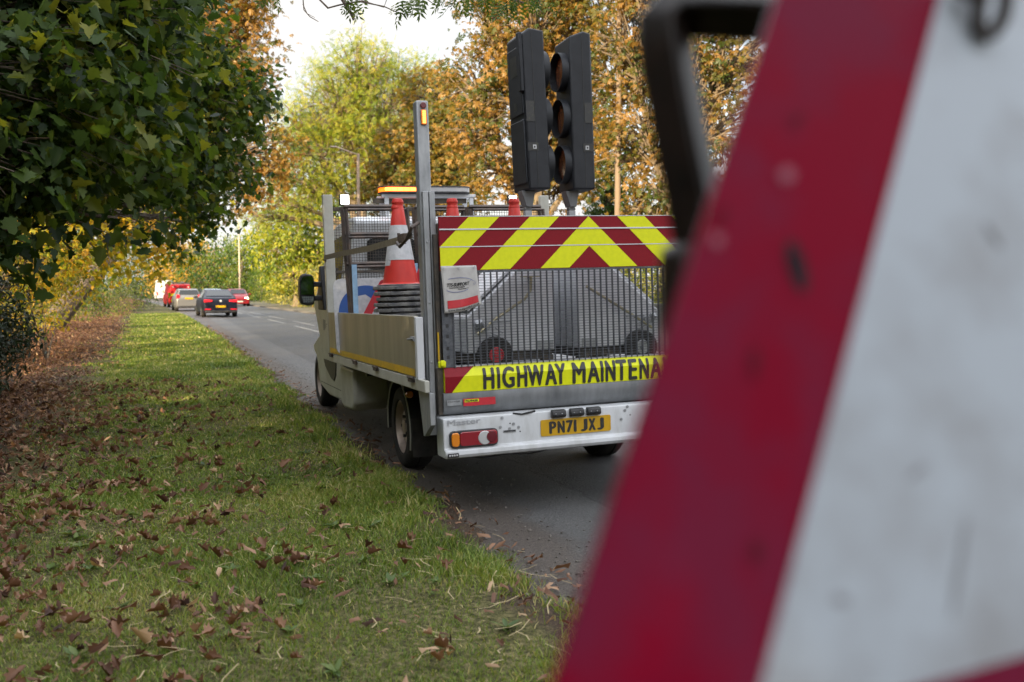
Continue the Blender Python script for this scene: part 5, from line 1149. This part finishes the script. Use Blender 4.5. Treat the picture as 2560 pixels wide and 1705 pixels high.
a = rgg.random(K) * 2 * math.pi; ln = .25 + .9 * rgg.random(K); lx, ly = np.cos(a) * ln, np.sin(a) * ln; b2 = rgg.random(K) * 2 * math.pi
cx_, sx_ = np.cos(b2) * wd, np.sin(b2) * wd; z0 = verge_z(x, y) - .004; xs_ = x + shiftv(y)
V = np.zeros((K, 5, 3))
for i, (t, ww) in enumerate(((0, 1), (0, -1), (.55, .8), (.55, -.8), (1, 0))):
    V[:, i, 0] = xs_ + ww * cx_ + lx * hgt * t * t; V[:, i, 1] = y + ww * sx_ + ly * hgt * t * t; V[:, i, 2] = z0 + hgt * t * (1 - .25 * t * ln)
off = (np.arange(K) * 5)[:, None]
ti = np.clip(.42 + .16 * patch(x * .9 + 3, y * .9) + rgg.normal(0, .15, K) + (rgg.random(K) < .13) * .5 + .14 * np.sin(x * 2.9 + 2 * np.sin(y * 1.3)) * np.sin(y * 2.2 + x), 0, 1)
go = np_mesh('grass', V.reshape(-1, 3), [np.array([[0, 1, 3, 2]]) + off, np.array([[2, 3, 4]]) + off], LM['grass'], np.repeat(ti, 5)); go['kind'] = 'stuff'
def litter(name, x, y, size, kind, seed, lift=.02):
    r = np.random.default_rng(seed); K = len(x); z = verge_z(x, y) + lift * (.4 + r.random(K)); P = np.stack([x + shiftv(y), y, z], 1)
    a = r.random(K) * 6.28; D = np.stack([np.cos(a), np.sin(a), r.normal(.1, .5, K)], 1); Nn = np.stack([r.normal(0, .5, K), r.normal(0, .5, K), np.ones(K)], 1)
    o = leaves(name, P, D, Nn, size * (.5 + .7 * r.random(K)), kind, LM['litter'], np.clip(r.normal(.47, .23, K), 0, 1)); o['kind'] = 'stuff'; return o
xa, ya = sow(23000, 2.3, 16, -2.6, 1.35, 1.5); pz = rgg.random(len(xa)) < np.clip(.22 - .26 * xa + .26 * patch(xa * 2.1, ya * 2.1), .035, 1); xa, ya = xa[pz], ya[pz]
xb, yb = sow(46000, 5, 62, -4.2, -.75, 1.3); pz = rgg.random(len(xb)) < np.clip((-.85 - xb - np.clip((yb - 42) / 10, 0, 2)) * .9 + .25 * patch(xb * 1.5, yb), .02, 1); xb, yb = xb[pz], yb[pz]
xc, yc = sow(900, 3.5, 40, 1.45, 2.0, 1.3)
h = len(xa) // 10
litter('fallen_leaves', xa[:2 * h], ya[:2 * h], .078, 'dead1', 3, .03); litter('fallen_leaves', xa[2 * h:4 * h], ya[2 * h:4 * h], .062, 'dead3', 9, .03); litter('fallen_leaves', xa[4 * h:7 * h], ya[4 * h:7 * h], .082, 'dead2', 6, .03); litter('fallen_leaves', xa[7 * h:], ya[7 * h:], .052, 'dead2', 8, .028)
litter('leaf_litter', np.concatenate([xb, xc]), np.concatenate([yb, yc]), .085, 'dead2', 4, .02)

# grit and crumbs of soil along the gutter
xs2, ysd = sow(5200, 3.2, 22, 1.62, 2.75, 1.4); pg = rgg.random(len(xs2)) < np.clip(1.15 - np.abs(xs2 - 1.98) * 1.7, .04, 1); xs2, ysd = xs2[pg], ysd[pg]; K = len(xs2)
T8 = np.array([(1, 0, 0), (-1, 0, 0), (0, 1, 0), (0, -1, 0), (0, 0, .7), (0, 0, -.5)]); F8 = np.array([(0, 2, 4), (2, 1, 4), (1, 3, 4), (3, 0, 4), (2, 0, 5), (1, 2, 5), (3, 1, 5), (0, 3, 5)])
S8 = (.003 + .010 * rgg.random(K) ** 3)[:, None, None] * (1 + .4 * rgg.normal(size=(K, 6, 1)))
V8 = np.stack([xs2 + shiftv(ysd), ysd, np.maximum(verge_z(xs2, ysd), .003)], 1)[:, None, :] + T8[None] * S8
gso = np_mesh('grit', V8.reshape(-1, 3), [(F8[None] + (np.arange(K) * 6)[:, None, None]).reshape(-1, 3)], pm('gravel_grit', (.05, .042, .035), (.17, .155, .135), 9, rough=.9)); gso['kind'] = 'stuff'

# straw and weeds in the turf
nS = 420; xs_, ysw = sow(nS, 2.4, 12, -1.6, 1.9, 1.4); aS = rgg.random(nS) * 6.28; lS = .05 + .13 * rgg.random(nS); wS = .0018 + .0015 * rgg.random(nS); zS = verge_z(xs_, ysw) + .02 + .02 * rgg.random(nS)
dx, dy = np.cos(aS), np.sin(aS); V = np.zeros((nS, 6, 3)); tl2 = rgg.normal(0, .15, nS)
for i, (t, sd_) in enumerate(((-.5, 1), (-.5, -1), (.05, 1), (.05, -1), (.5, 1), (.5, -1))):
    bend = .12 * (1 - (2 * t) ** 2); V[:, i, 0] = xs_ + dx * lS * t - dy * (sd_ * wS + bend * lS); V[:, i, 1] = ysw + dy * lS * t + dx * (sd_ * wS + bend * lS); V[:, i, 2] = zS + lS * t * tl2
offS = (np.arange(nS) * 6)[:, None]
so_ = np_mesh('dry_straw', V.reshape(-1, 3), [np.array([[0, 1, 3, 2]]) + offS, np.array([[2, 3, 5, 4]]) + offS], pm('straw', (.34, .27, .14), (.22, .17, .09), 20, rough=.8)); so_['kind'] = 'stuff'
nW = 170; xw, yw = sow(nW, 2.8, 16, -1.5, 1.75, 1.3); k_ = 8; cx2 = np.repeat(xw, k_); cy2 = np.repeat(yw, k_); aW = rgg.random(nW * k_) * 6.28
PW = np.stack([cx2 + shiftv(cy2), cy2, verge_z(cx2, cy2) + .012], 1); DW = np.stack([np.cos(aW), np.sin(aW), .25 + .35 * rgg.random(nW * k_)], 1); NW = np.stack([-.3 * np.cos(aW), -.3 * np.sin(aW), np.ones(nW * k_)], 1)
wo_ = leaves('weeds', PW, DW, NW, np.repeat(.035 + .05 * rgg.random(nW), k_) * (.6 + .5 * rgg.random(nW * k_)), 'oval', leaf_mat('weed_leaf', [(.03, .06, .012), (.07, .11, .02), (.11, .14, .03)], .3, .45, .3), np.clip(rgg.normal(.5, .25, nW * k_), 0, 1)); wo_['kind'] = 'stuff'
